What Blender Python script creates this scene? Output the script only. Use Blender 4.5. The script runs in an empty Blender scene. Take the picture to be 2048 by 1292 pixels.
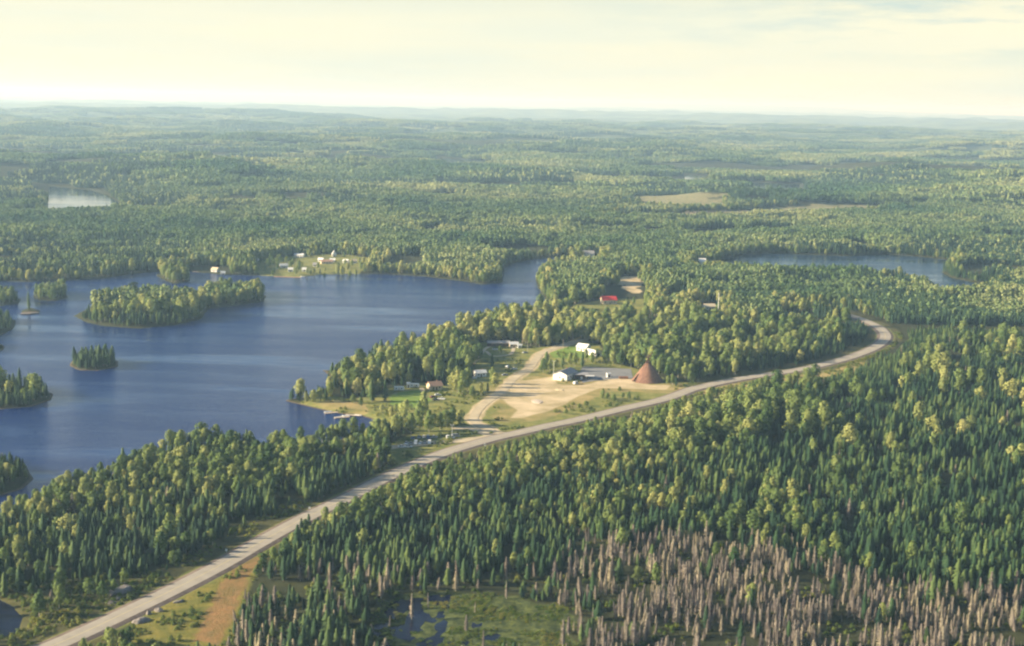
import bpy, bmesh, math, random
import numpy as np
from mathutils import Vector, Matrix

random.seed(7)
rng = np.random.default_rng(11)
SC = bpy.context.scene
COL = SC.collection

# ------------------------------------------------------------------ camera
FPX = 2844.0                      # focal length in pixels of a 2048 px wide picture
CAM_H = 200.0
PITCH = math.atan(443 / FPX)
ROLL = math.radians(1.17)
_F = np.array([0, math.cos(PITCH), -math.sin(PITCH)])
_R0 = np.array([1.0, 0, 0]); _U0 = np.array([0, math.sin(PITCH), math.cos(PITCH)])
_R = math.cos(ROLL) * _R0 + math.sin(ROLL) * _U0
_U = -math.sin(ROLL) * _R0 + math.cos(ROLL) * _U0
cam = bpy.data.cameras.new('camera')
cam.sensor_width = 36; cam.lens = 36 * FPX / 2048
cam.clip_start = 1; cam.clip_end = 200000
camo = bpy.data.objects.new('camera', cam); COL.objects.link(camo)
M = Matrix(((_R[0], _U[0], -_F[0], 0), (_R[1], _U[1], -_F[1], 0), (_R[2], _U[2], -_F[2], CAM_H), (0, 0, 0, 1)))
camo.matrix_world = M
SC.camera = camo

# ------------------------------------------------------------------ light, sky, exposure
SUN_EL = math.radians(19)
SUN_AZ = math.atan2(-0.998, -0.06)          # direction = (sin, cos)
SUN_STRENGTH = 5.0
EXPOSURE = 1.5
to_sun = Vector((math.sin(SUN_AZ) * math.cos(SUN_EL), math.cos(SUN_AZ) * math.cos(SUN_EL), math.sin(SUN_EL)))
sun = bpy.data.lights.new('sun', 'SUN'); sun.energy = SUN_STRENGTH; sun.angle = math.radians(0.53)
sun.color = (1.0, 0.86, 0.62)
suno = bpy.data.objects.new('sun', sun); COL.objects.link(suno)
suno.rotation_euler = to_sun.to_track_quat('Z', 'Y').to_euler()
suno.location = to_sun * 500

W = bpy.data.worlds.new('World'); SC.world = W; W.use_nodes = True
nt = W.node_tree; N = nt.nodes; L = nt.links
bg = N['Background']
sky = N.new('ShaderNodeTexSky'); sky.sky_type = 'NISHITA'; sky.sun_disc = False
sky.sun_elevation = SUN_EL; sky.sun_rotation = SUN_AZ % (2 * math.pi)
sky.altitude = 200; sky.air_density = 1.2; sky.dust_density = 0.6; sky.ozone_density = 4.0
L.new(sky.outputs[0], bg.inputs[0]); bg.inputs[1].default_value = 0.05
tc = N.new('ShaderNodeTexCoord'); sep = N.new('ShaderNodeSeparateXYZ'); L.new(tc.outputs['Generated'], sep.inputs[0])
# thin bright cloud veil low over the horizon, breaking up higher
mp = N.new('ShaderNodeMapping'); mp.inputs['Scale'].default_value = (5, 5, 34); L.new(tc.outputs['Generated'], mp.inputs[0])
mp.inputs['Location'].default_value = (3.1, 0.4, 1.7)
nz = N.new('ShaderNodeTexNoise'); nz.inputs['Scale'].default_value = 1.6; nz.inputs['Detail'].default_value = 7; nz.inputs['Roughness'].default_value = 0.62
L.new(mp.outputs[0], nz.inputs[0])
mp2 = N.new('ShaderNodeMapping'); mp2.inputs['Scale'].default_value = (2.4, 2.4, 26); mp2.inputs['Location'].default_value = (9.0, 2.0, 0.3); L.new(tc.outputs['Generated'], mp2.inputs[0])
nz2 = N.new('ShaderNodeTexNoise'); nz2.inputs['Scale'].default_value = 1.3; nz2.inputs['Detail'].default_value = 4
L.new(mp2.outputs[0], nz2.inputs[0])
cr = N.new('ShaderNodeValToRGB')
cr.color_ramp.elements[0].position = 0.42; cr.color_ramp.elements[0].color = (0.60, 0.73, 0.69, 1)
cr.color_ramp.elements[1].position = 0.56; cr.color_ramp.elements[1].color = (1.0, 0.95, 0.70, 1)
L.new(nz.outputs[0], cr.inputs[0])
cr2 = N.new('ShaderNodeValToRGB')
cr2.color_ramp.elements[0].position = 0.3; cr2.color_ramp.elements[0].color = (0.83, 0.87, 0.73, 1)
cr2.color_ramp.elements[1].position = 0.62; cr2.color_ramp.elements[1].color = (1.0, 0.95, 0.70, 1)
L.new(nz2.outputs[0], cr2.inputs[0])
mrx = N.new('ShaderNodeMapRange'); mrx.inputs['From Min'].default_value = 0.03; mrx.inputs['From Max'].default_value = 0.32   # puffs towards the right
L.new(sep.outputs['X'], mrx.inputs['Value'])
mrz = N.new('ShaderNodeMapRange'); mrz.inputs['From Min'].default_value = 0.025; mrz.inputs['From Max'].default_value = 0.055
L.new(sep.outputs['Z'], mrz.inputs['Value'])
mul = N.new('ShaderNodeMath'); mul.operation = 'MULTIPLY'; L.new(mrx.outputs[0], mul.inputs[0]); L.new(mrz.outputs[0], mul.inputs[1])
mixc = N.new('ShaderNodeMix'); mixc.data_type = 'RGBA'
L.new(mul.outputs[0], mixc.inputs[0]); L.new(cr2.outputs[0], mixc.inputs[6]); L.new(cr.outputs[0], mixc.inputs[7])
bgc = N.new('ShaderNodeBackground'); L.new(mixc.outputs[2], bgc.inputs[0]); bgc.inputs[1].default_value = 0.375
el = N.new('ShaderNodeMapRange'); el.interpolation_type = 'SMOOTHSTEP'
el.inputs['From Min'].default_value = 0.05; el.inputs['From Max'].default_value = 0.13
el.inputs['To Min'].default_value = 0.95; el.inputs['To Max'].default_value = 0.06
L.new(sep.outputs['Z'], el.inputs['Value'])
ms = N.new('ShaderNodeMixShader'); L.new(el.outputs[0], ms.inputs[0]); L.new(bg.outputs[0], ms.inputs[1]); L.new(bgc.outputs[0], ms.inputs[2])
L.new(ms.outputs[0], N['World Output'].inputs[0])

SC.view_settings.view_transform = 'Standard'; SC.view_settings.look = 'None'
SC.view_settings.gamma = 1; SC.view_settings.exposure = EXPOSURE
SC.render.engine = 'CYCLES'
cy = SC.cycles
cy.max_bounces = 5; cy.diffuse_bounces = 1; cy.glossy_bounces = 2; cy.transmission_bounces = 2; cy.volume_bounces = 0
cy.transparent_max_bounces = 4; cy.caustics_reflective = False; cy.caustics_refractive = False
cy.filter_width = 2.2
cy.use_denoising = True; cy.denoiser = 'OPENIMAGEDENOISE'; cy.denoising_input_passes = 'RGB_ALBEDO_NORMAL'
SC.render.use_persistent_data = False

# ------------------------------------------------------------------ projection: picture point -> place on the ground
def G(px, py, z=0.0):
    d = _F * FPX + _R * (px - 1024) + _U * (646 - py)
    t = (CAM_H - z) / -d[2]
    return (d[0] * t, d[1] * t)
def GP(pts, z=0.0): return np.array([G(a, b, z) for a, b in pts])
def to_px(P):
    Q = P - np.array([0, 0, CAM_H])
    zc = Q @ _F
    return 1024 + FPX * (Q @ _R) / zc, 646 - FPX * (Q @ _U) / zc, zc

# ------------------------------------------------------------------ numpy helpers
def _hash(ix, iy, s):
    h = (ix.astype(np.int64) * 374761393 + iy.astype(np.int64) * 668265263 + s * 1442695041) & 0xffffffff
    h = ((h ^ (h >> 13)) * 1274126177) & 0xffffffff
    return ((h ^ (h >> 16)) & 0xffff) / 65535.0
def vnoise(x, y, s=0):
    ix = np.floor(x); iy = np.floor(y); fx = x - ix; fy = y - iy
    fx = fx * fx * (3 - 2 * fx); fy = fy * fy * (3 - 2 * fy)
    a = _hash(ix, iy, s); b = _hash(ix + 1, iy, s); c = _hash(ix, iy + 1, s); d = _hash(ix + 1, iy + 1, s)
    return a + (b - a) * fx + (c - a) * fy + (a - b - c + d) * fx * fy
def fbm(x, y, s=0, o=4):
    v = 0; a = 0.5; t = 0
    for k in range(o):
        v = v + a * vnoise(x * 2 ** k + 17.3 * k, y * 2 ** k - 9.1 * k, s + k); t += a; a *= 0.5
    return v / t
def sstep(a, b, x):
    t = np.clip((x - a) / (b - a), 0, 1); return t * t * (3 - 2 * t)
def poly_sd(x, y, P):
    """signed distance, negative inside"""
    d2 = np.full(x.shape, 1e18); ins = np.zeros(x.shape, bool)
    n = len(P)
    for i in range(n):
        ax, ay = P[i]; bx_, by_ = P[(i + 1) % n]
        ex, ey = bx_ - ax, by_ - ay
        t = np.clip(((x - ax) * ex + (y - ay) * ey) / (ex * ex + ey * ey + 1e-9), 0, 1)
        d2 = np.minimum(d2, (x - ax - ex * t) ** 2 + (y - ay - ey * t) ** 2)
        if abs(ey) > 1e-9:
            c = ((ay > y) != (by_ > y)) & (x < ex * (y - ay) / ey + ax)
            ins ^= c
    d = np.sqrt(d2)
    return np.where(ins, -d, d)
def line_sd(x, y, P):
    """unsigned distance to an open polyline and side (+ = right of travel)"""
    d2 = np.full(x.shape, 1e18); side = np.zeros(x.shape)
    for i in range(len(P) - 1):
        ax, ay = P[i]; bx_, by_ = P[i + 1]
        ex, ey = bx_ - ax, by_ - ay
        t = np.clip(((x - ax) * ex + (y - ay) * ey) / (ex * ex + ey * ey + 1e-9), 0, 1)
        dd = (x - ax - ex * t) ** 2 + (y - ay - ey * t) ** 2
        m = dd < d2
        side = np.where(m, np.sign((x - ax) * ey - (y - ay) * ex), side)
        d2 = np.where(m, dd, d2)
    return np.sqrt(d2), side
def smooth_line(P, step=6.0):
    P = np.asarray(P, float); out = []
    Q = np.vstack([2 * P[0] - P[1], P, 2 * P[-1] - P[-2]])
    for i in range(1, len(Q) - 2):
        p0, p1, p2, p3 = Q[i - 1], Q[i], Q[i + 1], Q[i + 2]
        n = max(2, int(np.linalg.norm(p2 - p1) / step))
        for k in range(n):
            t = k / n
            out.append(0.5 * ((2 * p1) + (-p0 + p2) * t + (2 * p0 - 5 * p1 + 4 * p2 - p3) * t * t + (-p0 + 3 * p1 - 3 * p2 + p3) * t ** 3))
    out.append(P[-1]); return np.array(out)

# ------------------------------------------------------------------ plan of the place
LAKE = GP([(-400,577),(-100,566),(0,562),(60,564),(200,557),(270,547),(310,543),(380,543),(440,549),(520,551),(600,554),(640,549),(700,547),(770,548),(850,553),(930,563),(965,569),(1003,565),(1004,550),(1008,534),(1040,523),(1095,515),(1150,513),
  (1152,522),(1110,533),(1080,549),(1072,560),(1080,580),(1092,598),(1110,611),(1120,619),(1100,630),(1000,648),(900,668),(800,692),(740,714),(700,736),(672,742),(648,741),(664,752),(690,757),(668,767),(650,779),(612,795),(572,801),(600,808),(640,818),(680,827),(720,830),(760,842),(780,851),
  (765,862),(710,874),(640,888),(600,893),(480,895),(420,888),(350,897),(290,915),(250,940),(190,962),(140,972),(95,990),(45,1015),(-60,1060),(-400,1140)])
ISL = [GP(p) for p in (
  [(150,632),(175,645),(210,652),(280,657),(350,650),(400,638),(412,622),(405,605),(350,598),(250,602),(180,616)],
  [(395,622),(412,618),(470,611),(525,603),(531,592),(510,583),(440,584),(395,598)],
  [(312,550),(330,560),(350,568),(378,562),(377,552),(340,545)],
  [(66,592),(80,601),(110,602),(136,594),(128,585),(90,583)],
  [(42,622),(60,629),(80,622),(62,616)],
  [(-80,602),(0,612),(36,607),(41,599),(10,592),(-80,590)],
  [(-80,692),(0,670),(24,658),(30,642),(0,630),(-80,630)],
  [(-80,708),(0,702),(8,694),(0,688),(-80,690)],
  [(141,731),(160,740),(195,741),(233,733),(232,722),(190,714),(150,719)],
  [(-120,812),(0,818),(60,813),(98,800),(103,788),(60,772),(-120,770)],
  [(-200,1010),(0,990),(40,978),(62,958),(50,938),(0,922),(-150,915)])]
LAKE2 = GP([(1430,529),(1450,518),(1490,509),(1560,507),(1700,512),(1760,508),(1830,512),(1900,520),(1900,532),(1884,545),(1905,556),(1950,565),(1985,570),(1965,586),(1900,596),(1866,594),(1868,586),(1850,576),(1812,559),(1790,555),(1700,557),(1600,553),(1500,550),(1430,547)])
LAKE3 = GP([(98,372),(180,380),(215,391),(238,404),(248,428),(94,432)])
FARL = [GP(p) for p in ([(868,316),(985,322),(1010,335),(868,333)], [(1370,350),(1425,352),(1425,367),(1370,367)], [(1500,365),(1600,368),(1600,384),(1500,382)], [(1180,424),(1240,424),(1240,428),(1180,428)], [(80,300),(160,302),(160,307),(80,306)])]
POND = GP([(-60,1200),(0,1196),(30,1210),(52,1235),(45,1262),(10,1276),(-60,1280)])
WET = GP([(770,1215),(820,1196),(900,1192),(1000,1198),(1080,1208),(1130,1222),(1155,1262),(1170,1330),(760,1330),(740,1260)])
HWY = smooth_line(GP([(-130,1388),(-30,1345),(111,1292),(222,1242),(342,1184),(444,1131),(513,1091),(598,1044),(697,996),(750,968),(800,944),(850,922),(900,903),(950,888),(990,877),(1040,866),(1100,852),(1154,841),(1248,818),(1318,802),(1353,791),(1389,778),(1461,762),(1528,751),(1595,741),(1662,726),(1713,711),(1752,694),(1771,675),(1761,658),(1737,645),(1705,633),(1660,622),(1600,618)], 1.5))
SIDE = smooth_line(GP([(1003,868),(975,857),(948,843),(952,826),(967,809),(1002,785),(1028,757),(1058,738),(1070,722),(1084,706),(1119,693),(1154,682),(1190,668)], 1.5), 4)
SERV = smooth_line(GP([(1000,873),(960,877),(920,882),(861,886),(800,893),(770,896)], 1.5), 4)
SERV2 = smooth_line(GP([(984,873),(960,864),(938,856),(905,858)], 1.5), 4)
TRAIL = smooth_line(GP([(610,905),(650,902),(700,901),(760,897),(800,893)], 1.5), 4)
DRIVE = smooth_line(GP([(946,728),(962,708),(975,695),(1000,688),(1025,691),(1024,706),(1010,711),(985,712),(972,702)], 1.5), 3)
DRIVE2 = smooth_line(GP([(842,775),(846,783),(850,795)], 1.5), 3)
LOT = GP([(1002,790),(1016,774),(1042,762),(1080,757),(1112,752),(1112,768),(1150,771),(1180,768),(1205,758),(1262,756),(1300,770),(1340,770),(1335,780),(1250,777),(1200,776),(1160,792),(1120,812),(1090,824),(1045,836),(1020,836),(1035,820),(1010,805)], 1.5)
PAVE = GP([(1165,733),(1262,738),(1266,756),(1205,759),(1165,766),(1158,750)], 1.5)
RED_CLR = GP([(1188,562),(1230,554),(1275,550),(1285,560),(1280,588),(1262,586),(1240,572),(1228,565)], 1.5)
RED_YARD = GP([(1130,622),(1150,610),(1200,600),(1232,597),(1292,598),(1300,616),(1290,634),(1210,642),(1140,642)], 1.5)
VILL = GP([(596,804),(640,788),(700,798),(755,792),(780,776),(850,765),(905,775),(950,757),(950,730),(960,685),(1030,682),(1060,696),(1110,692),(1160,680),(1200,690),(1215,722),(1265,735),(1345,762),(1400,768),(1350,798),(1100,850),(1000,868),(905,905),(850,930),(800,938),(785,925),(775,900),(785,885),(830,865),(800,850),(776,845),(720,830),(640,818)], 1.5)
FARV = GP([(500,524),(560,514),(640,508),(700,510),(745,516),(740,530),(715,548),(690,550),(640,551),(600,556),(560,553),(520,549)], 1.5)
CLRS = [GP(p, 1.5) for p in ([(385,534),(458,534),(460,552),(385,548)], [(1392,610),(1432,608),(1434,642),(1392,642)], [(1190,572),(1290,572),(1295,602),(1200,602)], [(1116,603),(1140,600),(1140,616),(1118,618)], [(1160,510),(1196,510),(1196,530),(1160,530)], [(1385,528),(1420,528),(1422,548),(1388,548)])]
ORANGE = GP([(522,1110),(470,1138),(440,1165),(428,1200),(404,1240),(385,1282),(436,1290),(463,1240),(480,1200),(497,1155),(520,1125)], 1.5)
BRUSH = GP([(310,1200),(440,1138),(528,1098),(530,1120),(505,1160),(485,1210),(455,1310),(290,1320),(250,1270)], 1.5)
LBRUSH = GP([(-150,1180),(60,1165),(200,1160),(320,1150),(380,1160),(250,1222),(80,1300),(-150,1400)], 1.5)
CLR2 = GP([(612,890),(690,882),(730,885),(730,906),(612,912)], 1.5)
FIELD = GP([(1270,398),(1360,397),(1450,408),(1445,420),(1350,420),(1280,414)], 1.5)
FIELD2 = GP([(1180,434),(1400,424),(1660,414),(1770,416),(1755,425),(1500,436),(1250,442)], 1.5)
MDN = GP([(1390,786),(1440,770),(1560,756),(1650,742),(1730,720),(1735,735),(1640,765),(1500,775),(1400,800)], 1.5)
BEACH = GP([(628,806),(660,800),(720,803),(745,815),(735,828),(700,828),(655,818)], 1.5)
LAWN = GP([(780,792),(800,784),(845,779),(862,800),(850,815),(800,815),(780,808)], 1.5)
DEADZ = GP([(440,1215),(520,1160),(700,1150),(900,1165),(1100,1150),(1180,1088),(1300,1082),(1450,1088),(1600,1130),(1750,1160),(1850,1180),(2200,1195),(2200,1400),(440,1400)], 1.5)
# leafy stands / dark stands
LEAFY = [GP(p, 1.5) for p in (
  [(180,930),(290,870),(420,850),(640,860),(800,880),(780,950),(600,975),(450,1000),(380,1050),(250,1030),(100,1040),(-50,1040),(-50,980)],
  [(960,900),(1100,862),(1250,830),(1400,800),(1560,775),(1700,770),(1640,820),(1500,900),(1400,960),(1250,950),(1100,960),(1000,1010),(860,960)],
  [(570,800),(760,700),(1100,620),(1250,610),(1500,640),(1700,640),(1700,700),(1400,770),(1200,760),(950,780)],
  [(1060,560),(1150,500),(1450,500),(1440,640),(1250,640),(1080,610)],
  [(1440,560),(1700,560),(1760,600),(1700,640),(1440,640)],
  [(560,520),(900,470),(1180,440),(1500,430),(2000,440),(2000,490),(1500,495),(1130,500),(1000,540),(900,560),(750,548)],
  [(250,420),(640,380),(1100,380),(1300,420),(1000,470),(600,470),(300,440)])]
DARKS = [GP(p, 1.5) for p in (
  [(-150,1060),(250,1045),(420,1050),(560,985),(700,930),(800,905),(700,975),(600,1040),(400,1150),(-150,1230)],
  [(-200,500),(300,480),(420,520),(280,548),(-200,565)],
  [(1000,520),(1110,490),(1160,500),(1100,520),(1010,545)],
  [(-200,370),(60,360),(110,385),(105,415),(-200,420)],
  [(1140,408),(1225,404),(1228,422),(1142,424)],
  [(330,470),(480,455),(480,470),(330,486)],
  [(1700,550),(1860,560),(1868,585),(1750,590)],
  [(860,1010),(1250,960),(1500,930),(1620,800),(2300,700),(2300,1300),(700,1290),(600,1120)],
  [(1840,640),(2300,620),(2300,800),(1800,760)])]

GZ = 1.5
def lake_sd(x, y):
    d = poly_sd(x, y, LAKE)
    for p in ISL: d = np.maximum(d, -poly_sd(x, y, p))
    for p in [LAKE2, LAKE3] + FARL: d = np.minimum(d, poly_sd(x, y, p))
    return np.minimum(d, poly_sd(x, y, POND))
def flat_sd(x, y):
    d, _ = line_sd(x, y, HWY)
    d = np.minimum(d - 14, poly_sd(x, y, VILL))
    for p in (RED_CLR, RED_YARD, FARV, ORANGE): d = np.minimum(d, poly_sd(x, y, p))
    return d
HILLS = [(-7100, 46000, 2600, 248), (-9800, 44000, 900, 235), (-5300, 47000, 1500, 226), (4000, 52000, 5000, 190), (-14000, 50000, 5000, 205), (9000, 50000, 4000, 185)]
def wet_sd(x, y): return poly_sd(x, y, WET) + 14 * (fbm(x / 13, y / 16, 47, 3) - .5)
def height(x, y, lsd=None):
    x = np.asarray(x, float); y = np.asarray(y, float)
    if lsd is None: lsd = lake_sd(x, y)
    D = np.hypot(x, y)
    fs = flat_sd(x, y)
    near = 3.5 * (fbm(x / 90, y / 90, 5, 3) - 0.35) * sstep(5, 60, fs) * sstep(4, 60, lsd)
    mid = (44 * sstep(0.38, 0.8, fbm(x / 700 + 3.3, y / 520, 21, 4))) * sstep(1900, 3200, D) * sstep(10, 420, lsd)
    far = (75 * sstep(0.35, 0.85, fbm(x / 3200, y / 2300, 33, 4))) * sstep(7000, 15000, D)
    h = GZ + near + mid + far
    for hx, hy, r, hh in HILLS:
        h = h + hh * np.exp(-(((x - hx) / r) ** 2 + ((y - hy) / (r * 1.3)) ** 2) ** 1.5) * (0.9 + 0.15 * fbm(x / 900, y / 900, 8, 3))
    h = np.minimum(h, 252)
    wet = wet_sd(x, y)
    hw = 0.93 + 1.3 * (fbm(x / 5, y / 7, 44, 4) - 0.47) + .5 * (fbm(x / 30, y / 30, 45, 2) - .5) + .012 * (x + 20)
    k = sstep(3, -3, wet)
    h = h * (1 - k) + hw * k
    # shores fall below the water
    b = -2.5 + 2.9 * sstep(-7, 0.3, lsd)
    return np.where(lsd < 0.3, b, np.where(lsd < 6, 0.4 + (h - 0.4) * sstep(0.3, 6, lsd), h))

# ------------------------------------------------------------------ materials
def newmat(name):
    m = bpy.data.materials.new(name); m.use_nodes = True
    return m, m.node_tree.nodes, m.node_tree.links, m.node_tree.nodes['Principled BSDF']
def plain(name, col, rough=0.8, var=0.12, scale=0.8, metal=0.0):
    m, n, l, b = newmat(name)
    t = n.new('ShaderNodeTexNoise'); t.inputs['Scale'].default_value = scale; t.inputs['Detail'].default_value = 4
    g = n.new('ShaderNodeNewGeometry'); l.new(g.outputs['Position'], t.inputs['Vector'])
    r = n.new('ShaderNodeValToRGB')
    r.color_ramp.elements[0].position = 0.3; r.color_ramp.elements[1].position = 0.7
    r.color_ramp.elements[0].color = tuple(c * (1 - var) for c in col) + (1,)
    r.color_ramp.elements[1].color = tuple(min(1, c * (1 + var)) for c in col) + (1,)
    l.new(t.outputs[0], r.inputs[0]); l.new(r.outputs[0], b.inputs['Base Color'])
    b.inputs['Roughness'].default_value = rough; b.inputs['Metallic'].default_value = metal
    b.inputs['Specular IOR Level'].default_value = 0.3
    return m
def foliage(name, c0, c1, c2, trans=0.3, area=0.004, ind=0.62, stand=1.6):
    """leaf colour differs from tree to tree and from stand to stand"""
    m, n, l, b = newmat(name)
    oi = n.new('ShaderNodeObjectInfo'); g = n.new('ShaderNodeNewGeometry')
    at = n.new('ShaderNodeAttribute'); at.attribute_name = 'tint'
    t = n.new('ShaderNodeTexNoise'); t.inputs['Scale'].default_value = area; t.inputs['Detail'].default_value = 3
    l.new(g.outputs['Position'], t.inputs['Vector'])
    a = n.new('ShaderNodeMath'); a.operation = 'ADD'; l.new(oi.outputs['Random'], a.inputs[0]); l.new(at.outputs['Fac'], a.inputs[1])
    fr = n.new('ShaderNodeMath'); fr.operation = 'FRACT'; l.new(a.outputs[0], fr.inputs[0])
    m1 = n.new('ShaderNodeMath'); m1.operation = 'MULTIPLY'; m1.inputs[1].default_value = ind; l.new(fr.outputs[0], m1.inputs[0])
    m2 = n.new('ShaderNodeMath'); m2.operation = 'MULTIPLY_ADD'; m2.inputs[1].default_value = stand; m2.inputs[2].default_value = .5 - stand * .5 - ind * .5; l.new(t.outputs[0], m2.inputs[0])
    s = n.new('ShaderNodeMath'); s.operation = 'ADD'; s.use_clamp = True; l.new(m1.outputs[0], s.inputs[0]); l.new(m2.outputs[0], s.inputs[1])
    r = n.new('ShaderNodeValToRGB'); e = r.color_ramp.elements
    e[0].position = 0.05; e[0].color = c0 + (1,); e[1].position = 0.95; e[1].color = c2 + (1,)
    k = e.new(0.5); k.color = c1 + (1,)
    l.new(s.outputs[0], r.inputs[0]); l.new(r.outputs[0], b.inputs['Base Color'])
    b.inputs['Roughness'].default_value = 0.75; b.inputs['Specular IOR Level'].default_value = 0.15
    tr = n.new('ShaderNodeBsdfTranslucent'); l.new(r.outputs[0], tr.inputs[0])
    mx = n.new('ShaderNodeMixShader'); mx.inputs[0].default_value = trans
    l.new(b.outputs[0], mx.inputs[1]); l.new(tr.outputs[0], mx.inputs[2]); l.new(mx.outputs[0], n['Material Output'].inputs[0])
    return m
M_SPR = foliage('spruce needles', (0.012, 0.034, 0.020), (0.032, 0.070, 0.028), (0.105, 0.150, 0.045), 0.12, 0.012, 0.75, 1.8)
M_LEAF = foliage('poplar and birch leaves', (0.050, 0.105, 0.034), (0.165, 0.225, 0.062), (0.390, 0.390, 0.135), 0.3)
M_POP = foliage('bright poplar leaves', (0.085, 0.150, 0.045), (0.240, 0.290, 0.085), (0.470, 0.450, 0.170), 0.3)
M_FARSPR = foliage('far spruce needles', (0.012, 0.034, 0.022), (0.026, 0.060, 0.032), (0.060, 0.105, 0.045), 0.1, 0.003, 0.4, 2.4)  # spruce colour, darkened further to stand in for far shadow streaks
M_FARLEAF = foliage('far leaves', (0.055, 0.125, 0.050), (0.185, 0.255, 0.095), (0.380, 0.405, 0.170), 0.25, 0.0022, 0.42, 2.6)  # lifted above the near leaves; part of the distance haze is painted in
M_DEAD = foliage('bare grey twigs', (0.13, 0.112, 0.118), (0.31, 0.262, 0.225), (0.48, 0.42, 0.28), 0.1, 0.02)
M_BUSH = foliage('bush leaves', (0.05, 0.095, 0.018), (0.12, 0.16, 0.028), (0.24, 0.24, 0.045), 0.3, 0.03)
M_REED = foliage('sedge blades', (0.06, 0.11, 0.02), (0.13, 0.18, 0.03), (0.26, 0.24, 0.06), 0.3, 0.05)
M_BARK = plain('bark', (0.16, 0.13, 0.11), 0.9, 0.25, 3)
M_PBARK = plain('pale bark', (0.42, 0.38, 0.30), 0.85, 0.25, 3)
M_ASPH = plain('worn asphalt', (0.34, 0.30, 0.245), 0.9, 0.10, 0.25)
M_ASPH2 = plain('parking asphalt', (0.20, 0.20, 0.20), 0.9, 0.15, 0.12)
M_GRAV = plain('pale gravel', (0.46, 0.38, 0.25), 0.95, 0.16, 0.12)
M_SAND = plain('sand', (0.58, 0.47, 0.29), 0.95, 0.20, 0.07)
M_SHLD = plain('gravel shoulder', (0.16, 0.12, 0.095), 0.95, 0.3, 0.3)
M_LINE = plain('road paint', (0.62, 0.52, 0.22), 0.7, 0.1, 1)
M_WHITE = plain('white paint', (0.80, 0.78, 0.72), 0.6, 0.04, 1)
M_CREAM = plain('cream siding', (0.62, 0.52, 0.36), 0.7, 0.06, 1)
M_GREYR = plain('grey shingles', (0.30, 0.29, 0.29), 0.9, 0.12, 1)
M_PALER = plain('pale metal roof', (0.62, 0.62, 0.60), 0.45, 0.06, 1)
M_REDR = plain('red roof sheet', (0.62, 0.045, 0.04), 0.5, 0.1, 1)
M_BROWNR = plain('brown shingles', (0.24, 0.13, 0.08), 0.9, 0.15, 1)
M_PINKR = plain('faded orange shingles', (0.60, 0.34, 0.22), 0.9, 0.12, 1)
M_DARKW = plain('dark brown wood and shade tone', (0.10, 0.06, 0.045), 0.8, 0.2, 1)  # dark wood; on the annex it also carries painted shade
M_WOOD = plain('weathered wood', (0.40, 0.33, 0.25), 0.9, 0.2, 1)
M_DOCKW = plain('bleached dock planks', (0.55, 0.45, 0.35), 0.9, 0.15, 1)
M_ROCK = plain('pale granite', (0.21, 0.185, 0.165), 0.9, 0.35, 0.6)
M_GLASS = plain('dark window glass', (0.03, 0.04, 0.05), 0.1, 0.1, 1)
M_TYRE = plain('tyre rubber', (0.02, 0.02, 0.02), 0.9, 0.1, 1)
M_CARW = plain('white car paint', (0.78, 0.78, 0.76), 0.3, 0.03, 1)
M_CARB = plain('blue car paint', (0.10, 0.16, 0.30), 0.3, 0.03, 1)
M_CARD = plain('dark red car paint', (0.18, 0.03, 0.03), 0.3, 0.03, 1)
M_CARG = plain('grey car paint', (0.36, 0.37, 0.38), 0.3, 0.03, 1)
M_CARK = plain('black car paint', (0.03, 0.03, 0.035), 0.3, 0.03, 1)
M_CANOE = plain('silver boat', (0.6, 0.62, 0.62), 0.4, 0.05, 1)
M_METAL = plain('galvanised steel', (0.55, 0.56, 0.56), 0.5, 0.08, 1)
M_YEL = plain('yellow sign sheet', (0.75, 0.55, 0.05), 0.5, 0.05, 1)

def tipi_mat():
    m, n, l, b = newmat('wigwam shingles')
    tc = n.new('ShaderNodeTexCoord'); s = n.new('ShaderNodeSeparateXYZ'); l.new(tc.outputs['Object'], s.inputs[0])
    a = n.new('ShaderNodeMath'); a.operation = 'ARCTAN2'; l.new(s.outputs[1], a.inputs[0]); l.new(s.outputs[0], a.inputs[1])
    w = n.new('ShaderNodeMath'); w.operation = 'MULTIPLY'; w.inputs[1].default_value = 3.5; l.new(a.outputs[0], w.inputs[0])
    sn = n.new('ShaderNodeMath'); sn.operation = 'SINE'; l.new(w.outputs[0], sn.inputs[0])
    t = n.new('ShaderNodeTexNoise'); t.inputs['Scale'].default_value = 0.5; t.inputs['Detail'].default_value = 5; l.new(tc.outputs['Object'], t.inputs['Vector'])
    ad = n.new('ShaderNodeMath'); ad.operation = 'MULTIPLY_ADD'; ad.inputs[1].default_value = 0.16; l.new(sn.outputs[0], ad.inputs[0]); l.new(t.outputs[0], ad.inputs[2])
    r = n.new('ShaderNodeValToRGB'); e = r.color_ramp.elements
    e[0].position = 0.3; e[0].color = (0.16, 0.078, 0.05, 1); e[1].position = 0.7; e[1].color = (0.27, 0.145, 0.09, 1)
    l.new(ad.outputs[0], r.inputs[0]); l.new(r.outputs[0], b.inputs['Base Color']); b.inputs['Roughness'].default_value = 0.85
    wv = n.new('ShaderNodeTexWave'); wv.bands_direction = 'Z'; wv.inputs['Scale'].default_value = 0.9; wv.inputs['Distortion'].default_value = 0.6
    l.new(tc.outputs['Object'], wv.inputs['Vector'])
    bp = n.new('ShaderNodeBump'); bp.inputs['Strength'].default_value = 0.5; bp.inputs['Distance'].default_value = 0.15
    l.new(wv.outputs[0], bp.inputs['Height']); l.new(bp.outputs[0], b.inputs['Normal'])
    return m
M_TIPI = tipi_mat()

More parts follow.
